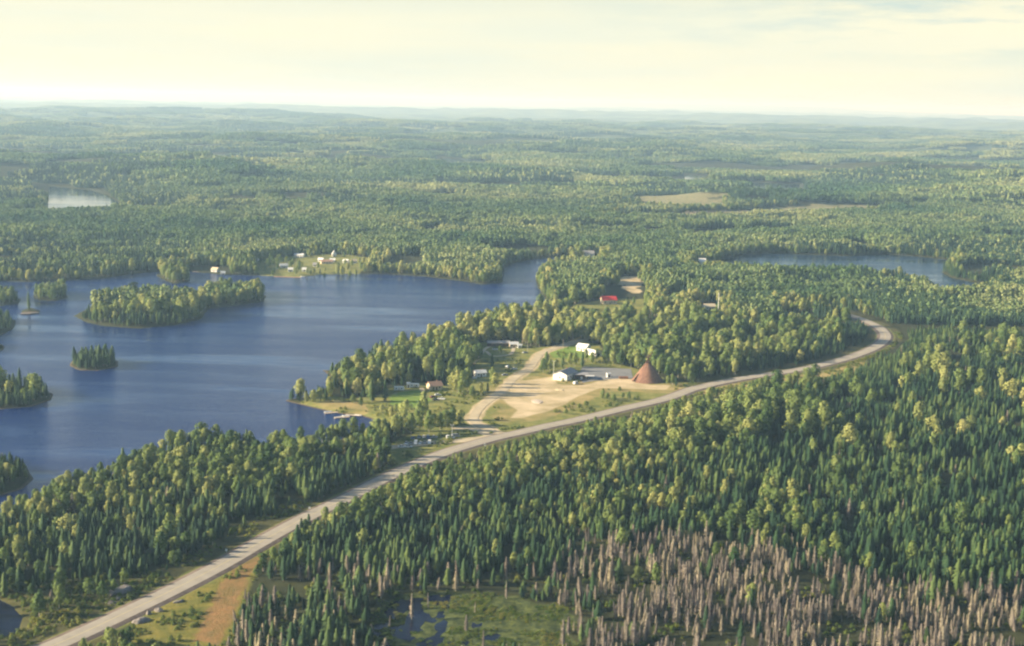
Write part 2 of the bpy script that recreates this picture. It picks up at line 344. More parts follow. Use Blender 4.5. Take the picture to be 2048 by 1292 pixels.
def ground_mat():
    m, n, l, b = newmat('ground cover')
    g = n.new('ShaderNodeNewGeometry')
    def noise(sc, det=5, rough=0.6):
        t = n.new('ShaderNodeTexNoise'); t.inputs['Scale'].default_value = sc; t.inputs['Detail'].default_value = det; t.inputs['Roughness'].default_value = rough
        l.new(g.outputs['Position'], t.inputs['Vector']); return t
    def ramp(src, a, ca, b_, cb):
        r = n.new('ShaderNodeValToRGB'); e = r.color_ramp.elements
        e[0].position = a; e[0].color = ca + (1,); e[1].position = b_; e[1].color = cb + (1,); l.new(src, r.inputs[0]); return r
    n1 = noise(0.12, 8, 0.72); n2 = noise(0.9, 4); n3 = noise(0.02, 4); nF = noise(0.0035, 6, 0.62); nFF = noise(0.0011, 6, 0.7)
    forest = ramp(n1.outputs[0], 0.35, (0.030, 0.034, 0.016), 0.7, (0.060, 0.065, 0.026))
    farf = ramp(nF.outputs[0], 0.40, (0.045, 0.075, 0.040), 0.62, (0.150, 0.185, 0.080))  # canopy self-shadow and some haze are mixed into this far forest colour
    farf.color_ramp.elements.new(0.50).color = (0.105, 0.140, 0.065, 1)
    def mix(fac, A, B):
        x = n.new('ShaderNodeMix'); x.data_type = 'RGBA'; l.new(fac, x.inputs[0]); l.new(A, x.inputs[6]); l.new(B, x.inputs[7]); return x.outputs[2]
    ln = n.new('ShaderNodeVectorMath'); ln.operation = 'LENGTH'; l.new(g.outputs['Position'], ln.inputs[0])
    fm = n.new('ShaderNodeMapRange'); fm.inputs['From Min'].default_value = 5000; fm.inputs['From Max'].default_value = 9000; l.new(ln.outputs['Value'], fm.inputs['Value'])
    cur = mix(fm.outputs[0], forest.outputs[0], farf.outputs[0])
    def zone(attr, ns, amp, col, soft=0.8):
        nonlocal cur
        a = n.new('ShaderNodeAttribute'); a.attribute_name = attr
        ad = n.new('ShaderNodeMath'); ad.operation = 'MULTIPLY_ADD'; ad.inputs[1].default_value = amp
        sb = n.new('ShaderNodeMath'); sb.operation = 'SUBTRACT'; sb.inputs[1].default_value = 0.5; l.new(ns.outputs[0], sb.inputs[0])
        l.new(sb.outputs[0], ad.inputs[0]); l.new(a.outputs['Fac'], ad.inputs[2])
        mr = n.new('ShaderNodeMapRange'); mr.inputs['From Min'].default_value = soft; mr.inputs['From Max'].default_value = -soft; l.new(ad.outputs[0], mr.inputs['Value'])
        cur = mix(mr.outputs[0], cur, col.outputs[0])
    n4 = noise(0.05, 6, 0.6); n5 = noise(0.35, 6, 0.7)
    grass = ramp(n1.outputs[0], 0.35, (0.115, 0.145, 0.035), 0.68, (0.30, 0.27, 0.085))
    dry = ramp(n4.outputs[0], 0.36, (0.17, 0.175, 0.05), 0.64, (0.40, 0.30, 0.13))
    lawn = ramp(n1.outputs[0], 0.35, (0.13, 0.21, 0.035), 0.68, (0.22, 0.29, 0.06))
    sand = ramp(n4.outputs[0], 0.34, (0.36, 0.29, 0.15), 0.62, (0.62, 0.49, 0.31))
    orange = ramp(n1.outputs[0], 0.35, (0.17, 0.13, 0.045), 0.65, (0.33, 0.18, 0.075))
    marsh = ramp(n5.outputs[0], 0.38, (0.03, 0.045, 0.018), 0.66, (0.125, 0.145, 0.042))
    brush = ramp(n1.outputs[0], 0.35, (0.09, 0.11, 0.022), 0.68, (0.27, 0.22, 0.05))
    bog = ramp(n1.outputs[0], 0.38, (0.16, 0.17, 0.08), 0.62, (0.27, 0.235, 0.13))
    dark = ramp(n1.outputs[0], 0.35, (0.05, 0.055, 0.022), 0.65, (0.11, 0.10, 0.035))
    shore = ramp(n2.outputs[0], 0.35, (0.06, 0.05, 0.035), 0.65, (0.15, 0.125, 0.085))
    zone('z_dark', n1, 6, dark)
    zone('z_brush', n1, 9, brush)
    zone('z_grass', n1, 8, grass)
    zone('z_dry', n4, 22, dry)
    zone('z_lawn', n1, 5, lawn)
    zone('z_sand', n4, 8, sand)
    zone('z_orange', n1, 14, orange)
    zone('z_marsh', n1, 4, marsh)
    zone('z_bog', n3, 190, bog, 6)
    zone('z_shore', n1, 3, shore, 0.4)
    l.new(cur, b.inputs['Base Color']); b.inputs['Roughness'].default_value = 0.95; b.inputs['Specular IOR Level'].default_value = 0.1
    # tree-covered far hills are rough
    bm_ = n.new('ShaderNodeBump'); bm_.inputs['Strength'].default_value = 1.0; bm_.inputs['Distance'].default_value = 26
    nb = noise(0.011, 5, 0.75)
    hb = n.new('ShaderNodeMath'); hb.operation = 'MULTIPLY'; l.new(nb.outputs[0], hb.inputs[0]); l.new(fm.outputs[0], hb.inputs[1])
    hb2 = n.new('ShaderNodeMath'); hb2.operation = 'MULTIPLY_ADD'; hb2.inputs[1].default_value = 0.012; l.new(n2.outputs[0], hb2.inputs[0]); l.new(hb.outputs[0], hb2.inputs[2])
    l.new(hb2.outputs[0], bm_.inputs['Height']); l.new(bm_.outputs[0], b.inputs['Normal'])
    return m
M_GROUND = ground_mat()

def water_mat(name='lake water', deep=(0.003, 0.020, 0.115), rough=0.10):
    m, n, l, b = newmat(name)
    g = n.new('ShaderNodeNewGeometry')
    def noise(sc, vs, det=4):
        mp = n.new('ShaderNodeMapping'); mp.inputs['Scale'].default_value = vs; mp.inputs['Rotation'].default_value = (0, 0, 0.25)
        l.new(g.outputs['Position'], mp.inputs[0])
        t = n.new('ShaderNodeTexNoise'); t.inputs['Scale'].default_value = sc; t.inputs['Detail'].default_value = det
        l.new(mp.outputs[0], t.inputs['Vector']); return t
    w1 = noise(0.45, (1.0, 2.2, 1), 5); w2 = noise(0.09, (0.6, 1.6, 1), 4)
    streak = noise(0.010, (0.45, 2.4, 1), 5)
    sr = n.new('ShaderNodeMapRange'); sr.inputs['From Min'].default_value = 0.36; sr.inputs['From Max'].default_value = 0.64
    sr.inputs['To Min'].default_value = 0.08; sr.inputs['To Max'].default_value = 1.0; l.new(streak.outputs[0], sr.inputs['Value'])
    b1 = n.new('ShaderNodeBump'); b1.inputs['Distance'].default_value = 0.9; l.new(w1.outputs[0], b1.inputs['Height']); l.new(sr.outputs[0], b1.inputs['Strength'])
    b2 = n.new('ShaderNodeBump'); b2.inputs['Distance'].default_value = 1.2; b2.inputs['Strength'].default_value = 0.4; l.new(w2.outputs[0], b2.inputs['Height']); l.new(b1.outputs[0], b2.inputs['Normal'])
    l.new(b2.outputs[0], b.inputs['Normal'])
    b.inputs['Base Color'].default_value = deep + (1,); b.inputs['Roughness'].default_value = rough; b.inputs['IOR'].default_value = 1.33
    rr = n.new('ShaderNodeMapRange'); rr.inputs['To Min'].default_value = rough; rr.inputs['To Max'].default_value = rough + 0.14
    l.new(sr.outputs[0], rr.inputs['Value']); l.new(rr.outputs[0], b.inputs['Roughness'])
    return m
M_WATER = water_mat()
M_POND = water_mat('still marsh water', (0.003, 0.006, 0.028), 0.05)

# ------------------------------------------------------------------ object helpers
def tag(o, label=None, cat=None, group=None, kind=None):
    if label: o['label'] = label
    if cat: o['category'] = cat
    if group: o['group'] = group
    if kind: o['kind'] = kind
    return o
def link_mesh(name, me, mat=None, parent=None):
    o = bpy.data.objects.new(name, me); COL.objects.link(o)
    if mat is not None:
        for mm in (mat if isinstance(mat, (list, tuple)) else [mat]): me.materials.append(mm)
    if parent: o.parent = parent
    return o
def mesh_np(name, V, Fq, mats=None, midx=None, smooth=False):
    """V (n,3); Fq (m,k) all faces with k corners, or list of such arrays"""
    me = bpy.data.meshes.new(name)
    blocks = Fq if isinstance(Fq, list) else [Fq]
    nl = sum(b.size for b in blocks); nf = sum(len(b) for b in blocks)
    me.vertices.add(len(V)); me.vertices.foreach_set('co', np.ascontiguousarray(V, dtype=np.float32).ravel())
    me.loops.add(nl); me.loops.foreach_set('vertex_index', np.concatenate([b.ravel() for b in blocks]).astype(np.int32))
    st = []; c = 0
    for b in blocks:
        k = b.shape[1]; st.append(c + np.arange(len(b)) * k); c += b.size
    me.polygons.add(nf); me.polygons.foreach_set('loop_start', np.concatenate(st).astype(np.int32))
    if midx is not None: me.polygons.foreach_set('material_index', np.asarray(midx, np.int32))
    if smooth: me.polygons.foreach_set('use_smooth', np.ones(nf, bool))
    me.update(calc_edges=True)
    if mats:
        for m_ in mats: me.materials.append(m_)
    return me
def attr(me, name, vals, t='FLOAT', dom='POINT'):
    a = me.attributes.new(name, t, dom)
    key = {'FLOAT': 'value', 'INT': 'value', 'FLOAT_VECTOR': 'vector'}[t]
    a.data.foreach_set(key, np.ascontiguousarray(vals, dtype=np.int32 if t == 'INT' else np.float32).ravel())

# ------------------------------------------------------------------ ground sheet
def build_ground():
    ang = np.radians(np.concatenate([np.linspace(-60, -26, 18)[:-1], np.linspace(-26, 26, 330), np.linspace(26, 60, 18)[1:]]))
    rad = [60, 150, 250, 330, 400]
    r = 440.0
    while r < 3400: rad.append(r); r *= 1.0036
    while r < 9000: rad.append(r); r *= 1.008
    while r < 62000: rad.append(r); r *= 1.016
    rad.append(62000.0)
    rad = np.array(rad)
    A, R_ = np.meshgrid(ang, rad)
    x = (R_ * np.sin(A)).ravel(); y = (R_ * np.cos(A)).ravel()
    lsd = lake_sd(x, y)
    z = height(x, y, lsd)
    na, nr = len(ang), len(rad)
    i = np.arange(nr - 1)[:, None] * na + np.arange(na - 1)[None, :]
    F_ = np.stack([i, i + 1, i + na + 1, i + na], -1).reshape(-1, 4)
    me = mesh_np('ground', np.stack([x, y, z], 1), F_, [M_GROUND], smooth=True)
    hd, hs = line_sd(x, y, HWY)
    vill = poly_sd(x, y, VILL)
    far_h = np.where(hs > 0, hd - 11, hd - 19)
    attr(me, 'z_dark', np.minimum(poly_sd(x, y, LBRUSH), far_h - 4))
    attr(me, 'z_brush', np.minimum(np.minimum(poly_sd(x, y, BRUSH), poly_sd(x, y, CLR2)), poly_sd(x, y, GP([(300,1195),(345,1180),(345,1200),(300,1210)], 1.5))))
    attr(me, 'z_grass', np.minimum(np.minimum(vill, np.minimum(poly_sd(x, y, FARV), poly_sd(x, y, RED_YARD))), hd - 8))
    attr(me, 'z_dry', np.minimum(np.minimum(poly_sd(x, y, MDN), poly_sd(x, y, BEACH)), poly_sd(x, y, LOT) - 12))
    attr(me, 'z_lawn', np.minimum(poly_sd(x, y, LAWN), poly_sd(x, y, GP([(1090,700),(1150,692),(1190,700),(1180,716),(1110,716)], 1.5))))
    attr(me, 'z_sand', np.minimum(np.minimum(poly_sd(x, y, RED_CLR) + 16 * (fbm(x / 15, y / 20, 133, 3) - .45), np.abs(line_sd(x, y, SIDE)[0]) - 5.5), poly_sd(x, y, LOT)))
    attr(me, 'z_orange', poly_sd(x, y, ORANGE))
    attr(me, 'z_marsh', wet_sd(x, y))
    attr(me, 'z_bog', np.minimum(poly_sd(x, y, FIELD), poly_sd(x, y, FIELD2)))
    attr(me, 'z_shore', np.where((np.hypot(x, y) < 2300) & (x > -500) & (y > 600) & (np.hypot(x, y) < 1250), lsd - .4, 50))
    o = bpy.data.objects.new('ground', me); COL.objects.link(o); tag(o, kind='structure')
build_ground()

def sheet(name, P, z, mat, kind='structure'):
    me = mesh_np(name, np.array([(p[0], p[1], z) for p in P]), np.arange(len(P))[None, :])
    o = link_mesh(name, me, mat); tag(o, kind=kind); return o
def rectp(x0, x1, y0, y1): return [(x0, y0), (x1, y0), (x1, y1), (x0, y1)]
sheet('lake', rectp(-1400, 480, 560, 2150), 0.0, M_WATER)
M_INLET = water_mat('sheltered water', (0.01, 0.03, 0.07), 0.06)
for nd in M_INLET.node_tree.nodes:
    if nd.type == 'BUMP': nd.inputs['Distance'].default_value = 0.35
sheet('far_inlet', rectp(190, 760, 1500, 2090), 0.003, M_INLET)
M_CALM = water_mat('calm far water', (0.02, 0.03, 0.04), 0.02)
for nd in M_CALM.node_tree.nodes:
    if nd.type == 'BUMP': nd.inputs['Distance'].default_value = 0.03
sheet('distant_lake', rectp(-1000, -560, 2300, 3300), 0.0, M_CALM)
for k, p in enumerate(FARL):
    sheet('distant_pond', rectp(p[:, 0].min() - 20, p[:, 0].max() + 20, p[:, 1].min() - 60, p[:, 1].max() + 60), 0.0, M_CALM)
sheet('roadside_pond', rectp(POND[:, 0].min() - 5, POND[:, 0].max() + 4, POND[:, 1].min() - 5, POND[:, 1].max() + 5), 0.006, M_POND)
sheet('marsh_water', rectp(WET[:, 0].min() - 1, WET[:, 0].max() + 1, WET[:, 1].min() - 3, WET[:, 1].max() + 1), 0.85, M_POND)

# ------------------------------------------------------------------ roads
def strip(name, P, offs, mat, zo, crown=0.0):
    P = np.asarray(P); T = np.gradient(P, axis=0); T /= np.linalg.norm(T, axis=1)[:, None]
    Nn = np.stack([T[:, 1], -T[:, 0]], 1)
    k = len(offs); V = []
    for o_, dz in offs:
        q = P + Nn * (o_ if np.isscalar(o_) else np.asarray(o_)[:, None])
        V.append(np.column_stack([q, np.full(len(P), 0.0) + dz]))
    V = np.stack(V, 1)
    base = np.maximum(height(P[:, 0], P[:, 1]), GZ - 0.2)
    V[:, :, 2] += base[:, None] + zo
    n_ = len(P); i = np.arange(n_ - 1)[:, None] * k + np.arange(k - 1)[None, :]
    F_ = np.stack([i, i + 1, i + k + 1, i + k], -1).reshape(-1, 4)
    me = mesh_np(name, V.reshape(-1, 3), F_)
    o = link_mesh(name, me, mat); tag(o, kind='structure'); return o
strip('road_shoulder', HWY, [(-8.5, -0.9), (-5.6, 0), (5.6, 0), (9.0, -1.2)], M_SHLD, 0.50)
strip('highway', HWY, [(-4.6, 0), (0, 0.06), (4.6, 0)], M_ASPH, 0.53)
strip('road_marking', HWY, [(-0.11, 0), (0.11, 0)], M_LINE, 0.60)
jit = 0.7 * np.sin(np.arange(len(SIDE)) * 1.3)
strip('side_road', SIDE, [(-3.0, 0), (3.0, 0)], M_GRAV, 0.14)
strip('service_road', SERV, [(-4.4, 0), (4.4, 0)], M_GRAV, 0.18)
strip('turnout', SERV2, [(-3.6, 0), (3.6, 0)], M_GRAV, 0.22)
strip('trail', TRAIL, [(-1.6, 0), (1.6, 0)], M_SAND, 0.10)
strip('driveway', DRIVE, [(-1.5, 0), (1.5, 0)], M_PALER if False else M_GRAV, 0.12)
strip('footpath', DRIVE2, [(-1.6, 0), (1.6, 0)], M_SAND, 0.10)
sheet('parking_pavement', PAVE, GZ + 0.10, M_ASPH2)

# ------------------------------------------------------------------ tree prototypes (built at 1 m = 1 unit, real height)
class PB:
    def __init__(s): s.V = []; s.F = []; s.M = []; s.T = []; s.NR = []
    def tri(s, a, b, c, m=0, t=0.0): s.poly([a, b, c], m, t)
    def poly(s, pts, m=0, t=0.0, out=None, w=0.75):
        # out: direction away from the crown's middle; the leaf faces it and its normal leans to it
        a, b, c = Vector(pts[0]), Vector(pts[1]), Vector(pts[2]); g = (b - a).cross(c - a)
        g = g.normalized() if g.length > 1e-12 else Vector((0, 0, 1))
        if out is None: s.NR.append(tuple(g))
        else:
            o_ = Vector(out).normalized()
            if g.dot(o_) < 0: pts = list(pts)[::-1]; g = -g
            s.NR.append(tuple((g * (1 - w) + o_ * w).normalized()))
        k = len(s.V); s.V += [tuple(p) for p in pts]; s.F.append(tuple(range(k, k + len(pts)))); s.M.append(m); s.T.append(t)
    def cone(s, r0, r1, z0, z1, n=5, m=1, cx=0, cy=0, dx=0, dy=0, t=0.0):
        for i in range(n):
            a = 2 * math.pi * i / n; b = 2 * math.pi * (i + 1) / n
            s.poly([(cx + r0 * math.cos(a), cy + r0 * math.sin(a), z0), (cx + r0 * math.cos(b), cy + r0 * math.sin(b), z0),
                    (cx + dx + r1 * math.cos(b), cy + dy + r1 * math.sin(b), z1), (cx + dx + r1 * math.cos(a), cy + dy + r1 * math.sin(a), z1)], m, t)
    def mesh(s, name, mats, cn=None):
        me = bpy.data.meshes.new(name); me.from_pydata(s.V, [], s.F)
        for m in mats: me.materials.append(m)
        me.polygons.foreach_set('material_index', s.M)
        tv = []
        for f, t in zip(s.F, s.T): tv += [t] * len(f)
        a = me.attributes.new('tint', 'FLOAT', 'POINT'); a.data.foreach_set('value', tv)
        me.update()
        if s.NR:
            lst = []
            for f, nr in zip(s.F, s.NR): lst += [nr] * len(f)
            me.normals_split_custom_set([tuple(v) for v in lst])
        return me
    def split(s, m):
        q = PB()
        for f, mm, t, nr in zip(s.F, s.M, s.T, s.NR):
            if mm == m: q.poly([s.V[i] for i in f], 0, t); q.NR[-1] = nr
        return q
R = random.random
def U(a, b): return a + (b - a) * random.random()

def spruce(pb, H, r, ox=0, oy=0, t=0.0, wh=13, bl=7, trunk=True, oz=0.0, sc=1.0, sparse=0.0, m=0):
    base = U(0.06, 0.14) * H
    if trunk: pb.cone(0.013 * H, 0.02, 0, H * 0.97, 5, 1)
    lean = (U(-.015, .015), U(-.015, .015))
    for k in range(wh):
        f = k / (wh - 1)
        z = base + (H - base) * (f ** 0.9)
        rr = 1.12 * r * ((1 - f) ** 0.58 * (0.82 + 0.36 * R()) + 0.09) * (0.62 + 0.38 * min(1, f * 5))
        dz = (H - base) / wh
        a0 = R() * 6.3
        for j in range(bl):
            if R() < sparse: continue
            a = a0 + 6.283 * j / bl + U(-.25, .25); w = 6.283 / bl * U(.42, .62)
            q = rr * U(.72, 1.18)
            cx, cy = ox + lean[0] * z, oy + lean[1] * z
            top = (cx, cy, oz + min(H, z + dz * 1.15))
            dr = U(.25, .5) * q + 0.1 * dz
            tip = (cx + q * math.cos(a), cy + q * math.sin(a), oz + z - dr * 0.6)
            l1 = (cx + q * .62 * math.cos(a - w), cy + q * .62 * math.sin(a - w), oz + z + U(-.1, .1))
            l2 = (cx + q * .62 * math.cos(a + w), cy + q * .62 * math.sin(a + w), oz + z + U(-.1, .1))
            oo = (math.cos(a), math.sin(a), .45); pb.poly([top, l1, tip], m, t, oo, .7); pb.poly([top, tip, l2], m, t, oo, .7)

def leaf_quad(pb, c, s, nrm, t, m=0, out=None):
    n = Vector(nrm); n.normalize()
    u = n.orthogonal().normalized(); u.rotate(Matrix.Rotation(R() * 6.28, 3, n)); v = n.cross(u)
    c = Vector(c); a = s * U(.7, 1.2); b = s * U(.5, .9)
    pb.poly([c - u * a, c + v * b * .8 - u * a * .1, c + u * a, c - v * b], m, t, out if out is not None else nrm)
def broadleaf(pb, H, r, lobes, leaves, size, ox=0, oy=0, oz=0, t=0.0, limbs=True, low=0.28, m=0):
    if limbs: pb.cone(0.016 * H, 0.03, 0, H * 0.82, 6, 1, dx=U(-.3, .3), dy=U(-.3, .3))
    L_ = []
    for k in range(lobes):
        f = (k + .5) / lobes
        z = H * (low + (0.90 - low) * f)
        env = math.sin(math.pi * min(1, (0.18 + 0.78 * f))) ** 0.7
        d = r * env * U(.25, .62); a = R() * 6.283 if k else 0
        if k == lobes - 1: d = 0
        a = k * 2.4 + U(-.5, .5)
        lr = r * U(.38, .58) * (0.75 if k == lobes - 1 else 1)
        L_.append((d * math.cos(a), d * math.sin(a), z, lr))
        if limbs and d > .3:
            z0 = z - H * U(.08, .16)
            e = Vector((d * math.cos(a), d * math.sin(a), z)); b0 = Vector((0, 0, z0))
            s_ = (e - b0).cross(Vector((0, 0, 1))).normalized() * 0.07
            pb.poly([b0 - s_, b0 + s_, e], 1)
            s_ = Vector((0, 0, .08)); pb.poly([b0 - s_, b0 + s_, e], 1)
    for k in range(leaves):
        x, y, z, lr = random.choice(L_)
        v = Vector((random.gauss(0, 1), random.gauss(0, 1), random.gauss(0.15, 1))).normalized()
        q = lr * U(.72, 1.08)
        c = (ox + x + v.x * q, oy + y + v.y * q, oz + max(z + v.z * q * 1.15, H * .1))
        nn = v + Vector((U(-.6, .6), U(-.6, .6), U(-.5, .6)))
        oo = Vector((x + v.x * q * 1.3, y + v.y * q * 1.3, (z + v.z * q - H * .58) * .75)).normalized() * .6 + v * .55 + Vector((0, 0, .12))
        leaf_quad(pb, c, size * U(.7, 1.25), nn, t, m, oo)
def deadtree(pb, H, r, ox=0, oy=0, t=0.0, n=60, m=0, oz=0, w=0.06, trunk=True):
    if trunk: pb.cone(0.015 * H, 0.03, 0, H, 5, 1)
    for k in range(n):
        f = U(.12, 1) ; z = H * f; a = R() * 6.283
        q = r * (.35 + 1.9 * (1.04 - f) * f ** .25) * .62 * U(.45, 1.15)
        d = Vector((math.cos(a), math.sin(a), U(-.35, .25))); sd = Vector((-math.sin(a), math.cos(a), 0)) * w
        b = Vector((ox, oy, oz + z)); e = b + d * q
        pb.poly([b - sd, b + sd, e], m, t, (d.x, d.y, .5), .8)
        pb.poly([b + Vector((0, 0, w * 1.5)), b - Vector((0, 0, w * 2.5)), e + Vector((0, 0, -.15))], m, t, (d.x, d.y, .5), .8)
def bush(pb, H, r, leaves, size, ox=0, oy=0, t=0.0, m=0):
    for k in range(leaves):
        v = Vector((random.gauss(0, 1), random.gauss(0, 1), abs(random.gauss(0, 1)))).normalized()
        leaf_quad(pb, (ox + v.x * r * U(.5, 1), oy + v.y * r * U(.5, 1), 0.1 + v.z * H * U(.5, 1)), size * U(.7, 1.2), v + Vector((U(-.5, .5), U(-.5, .5), U(-.2, .6))), t, m)

PROTO = {}
def reg(name, pb, mats): PROTO[name] = (pb, mats, pb.mesh(name, mats))
for i in range(6):
    pb = PB(); spruce(pb, [11, 12.5, 9.5, 13.5, 10, 8][i], [1.6, 1.45, 1.5, 1.7, 1.35, 1.3][i], wh=15, bl=8); reg('spr%d' % i, pb, [M_SPR, M_BARK])
for i in range(6):
    pb = PB(); broadleaf(pb, [12, 13, 10.5, 14, 11, 9][i], [3.7, 3.3, 4.0, 3.5, 2.9, 3.3][i], [9, 10, 8, 11, 8, 7][i], [640, 640, 600, 680, 520, 500][i], .52, low=[.22, .26, .18, .28, .22, .18][i]); reg('leaf%d' % i, pb, [M_LEAF, M_PBARK])
for i in range(6):
    pb = PROTO['leaf%d' % i][0]; reg('leaf%d' % (i + 6), pb, [M_POP, M_PBARK])
for i in range(4):
    pb = PB(); deadtree(pb, [10, 11.5, 8.5, 12][i], [1.25, 1.1, 1.3, 1.5][i], n=[380, 350, 330, 420][i], w=.042); reg('dead%d' % i, pb, [M_DEAD, M_PBARK])
for i in range(3):
    pb = PB(); bush(pb, [1.8, 1.2, 2.6][i], [1.5, 1.3, 1.4][i], 90, .34); reg('bush%d' % i, pb, [M_BUSH, M_BARK])
for i in range(2):
    pb = PB()
    for k in range(60):
        a = R() * 6.283; q = R() * 1.1; b = Vector((q * math.cos(a), q * math.sin(a), 0)); d = Vector((U(-.3, .3), U(-.3, .3), U(.5, 1.1))); s_ = Vector((U(-1, 1), U(-1, 1), 0)).normalized() * .1
        pb.poly([b - s_, b + s_, b + d], 0, 0)
    reg('reed%d' % i, pb, [M_REED, M_BARK])
# far trees, grouped in clumps a few metres to a hundred metres wide
def clump(kind, rad, n, lod):
    pb = PB(); pts = []
    while len(pts) < n:
        a = R() * 6.283; q = rad * math.sqrt(R()); p = (q * math.cos(a), q * math.sin(a))
        mn = 1.9 if kind == 's' else 3.8
        if len(pts) < 140 and any((p[0] - o[0]) ** 2 + (p[1] - o[1]) ** 2 < mn * mn for o in pts): 
            if R() < .9: continue
        pts.append(p)
    for p in pts:
        sp = kind == 's' if kind != 'm' else R() < .45
        if kind == 'l' and R() < .07: sp = True
        if kind == 's' and R() < .06: sp = False
        t = R()
        if kind == 'd': deadtree(pb, U(8, 12), 1.3, p[0], p[1], t, 26, 0, w=.12, trunk=False); continue
        if lod == 1:
            if sp: spruce(pb, U(8, 14), U(1.4, 2), p[0], p[1], t, 7, 5, False, m=0)
            else: broadleaf(pb, U(10, 15), U(2.8, 4.0), 6, 80, 1.2, p[0], p[1], 0, t, False, m=1)
        else:
            if sp: spruce(pb, U(8, 14), U(1.7, 2.4), p[0], p[1], t, 3, 4, False, m=0)
            else: broadleaf(pb, U(10, 15.5), U(3.2, 4.7), 3, 15, 2.7, p[0], p[1], 0, t, False, m=1)
    return pb
for i in range(4):
    reg('cs%d' % i, clump('s', 13, 38, 1), [M_FARSPR, M_FARLEAF])
    reg('cl%d' % i, clump('l', 13, 24, 1), [M_FARSPR, M_FARLEAF])
for i in range(4):
    reg('fs%d' % i, clump('s', 42, 260, 2), [M_FARSPR, M_FARLEAF])
    reg('fl%d' % i, clump('l', 42, 195, 2), [M_FARSPR, M_FARLEAF])
reg('cd0', clump('d', 10, 26, 1), [M_DEAD, M_DEAD])

# ------------------------------------------------------------------ where the trees stand
def grid(s, x0, x1, y0, y1, jit=.42):
    nx = int((x1 - x0) / s); ny = int((y1 - y0) / s)
    X, Y = np.meshgrid(np.arange(nx), np.arange(ny)); X = X + .5 * (Y % 2)
    x = x0 + s * (X + rng.uniform(-jit, jit, X.shape)); y = y0 + s * (Y + rng.uniform(-jit, jit, X.shape))
    return x.ravel(), y.ravel()
def infan(x, y, d0, d1, a=22.6, al=24.5):
    D = np.hypot(x, y); A = np.degrees(np.arctan2(x, y))
    return (D > d0) & (D < d1) & (A < a + 800 / np.maximum(D, 300) ) & (A > -al - 1200 / np.maximum(D, 300))
def species(x, y):
    """1 = spruce stand, 0 = leafy stand"""
    D = np.hypot(x, y)
    f = fbm(x / 170 + 5, y / 240, 71, 4)
    f2 = fbm(x / 520 + 9, y / 760, 75, 3)
    v = sstep(.465, .525, f * .6 + f2 * .4)
    L_ = np.full(x.shape, 1e9); S_ = L_.copy()
    for p in LEAFY: L_ = np.minimum(L_, poly_sd(x, y, p))
    for p in DARKS: S_ = np.minimum(S_, poly_sd(x, y, p))
    for p in ISL[3:]: S_ = np.minimum(S_, poly_sd(x, y, p) - 2)
    for p in ISL[:3]: L_ = np.minimum(L_, poly_sd(x, y, p) - 2)
    wob = 30 * (fbm(x / 40, y / 40, 91, 3) - .5)
    kl = sstep(14, -14, L_ + wob); ks = sstep(14, -14, S_ + wob)
    v = v * (1 - kl) + kl * (.04 + .45 * sstep(.50, .62, f))
    v = v * (1 - ks) + ks * (.94 - .34 * sstep(.54, .64, fbm(x / 46, y / 60, 55, 3)))
    return v
def clear_sd(x, y):
    hd, hs = line_sd(x, y, HWY)
    D = np.hypot(x, y)
    left = np.where(D < 690, 17, np.where(D < 1000, 10, 14)); right = np.where(D < 620, 13, np.where(D < 780, 10, 19))
    d = np.where(hs > 0, hd - right, hd - left)
    d = np.minimum(d, wet_sd(x, y))
    amp = 12 + 16 * sstep(1200, 1700, D); wob = amp * (fbm(x / 19, y / 24, 131, 3) - .5)
    d = np.minimum(d, poly_sd(x, y, VILL))
    for p in (RED_CLR, RED_YARD, ORANGE, CLR2, FIELD, FIELD2, MDN, *CLRS): d = np.minimum(d, poly_sd(x, y, p) + wob)
    d = np.minimum(d, poly_sd(x, y, FARV) + wob * .5); d = np.minimum(d, poly_sd(x, y, BRUSH) + 1)
    return d

def gather(x, y, d0, d1, margin, shore):
    m = infan(x, y, d0, d1); x, y = x[m], y[m]
    ls = lake_sd(x, y); m = ls > shore; x, y, ls = x[m], y[m], ls[m]
    c = clear_sd(x, y); m = c > margin; return x[m], y[m], ls[m], c[m]

TREES = {'spr': [], 'leaf': [], 'dead': []}     # arrays of x,y,scale-xy,scale-z,rot,idx
def pack(kind, x, y, sxy, sz, idx): TREES[kind].append(np.stack([x, y, sxy, sz, rng.uniform(0, 6.283, len(x)), idx], 1))
D_SINGLE = 1330.0
# spruces
x, y = grid(2.95, -760, 720, 440, D_SINGLE)
x, y, ls, c = gather(x, y, 440, D_SINGLE, 0.5, 1.2)
sp = species(x, y); dz = poly_sd(x, y, DEADZ)
gap = fbm(x / 26, y / 26, 13, 3)
lb = poly_sd(x, y, LBRUSH)
px, py, _ = to_px(np.stack([x, y, np.full(len(x), 1.5)], 1))
rightdead = sstep(1080, 1250, px)
gap = gap + .06 + .10 * (np.hypot(x, y) < 760)
fine = fbm(x / 8 + 3, y / 11, 161, 2)
keep = (rng.random(len(x)) < sp * sstep(.30, .44, gap) * (.12 + .88 * sstep(.36, .50, fine))) & (rng.random(len(x)) > sstep(6, -6, dz + 16 * (fbm(x / 9, y / 9, 3, 2) - .5)) * (.62 + .33 * rightdead)) & (rng.random(len(x)) > sstep(3, -3, lb) * .8)
x1, y1 = x[keep], y[keep]
hs_ = .60 + .72 * fbm(x1 / 24, y1 / 28, 4, 2) + rng.normal(0, .21, len(x1))
edge = sstep(0, 10, c[keep]) * .3 + .7
hd1, hs1 = line_sd(x1, y1, HWY); low1 = 1 - .35 * (hs1 > 0) * sstep(62, 20, hd1) * (np.hypot(x1, y1) > 760)
hs_ = hs_ * low1
hs_ = np.clip(hs_, .5, 1.45) * edge
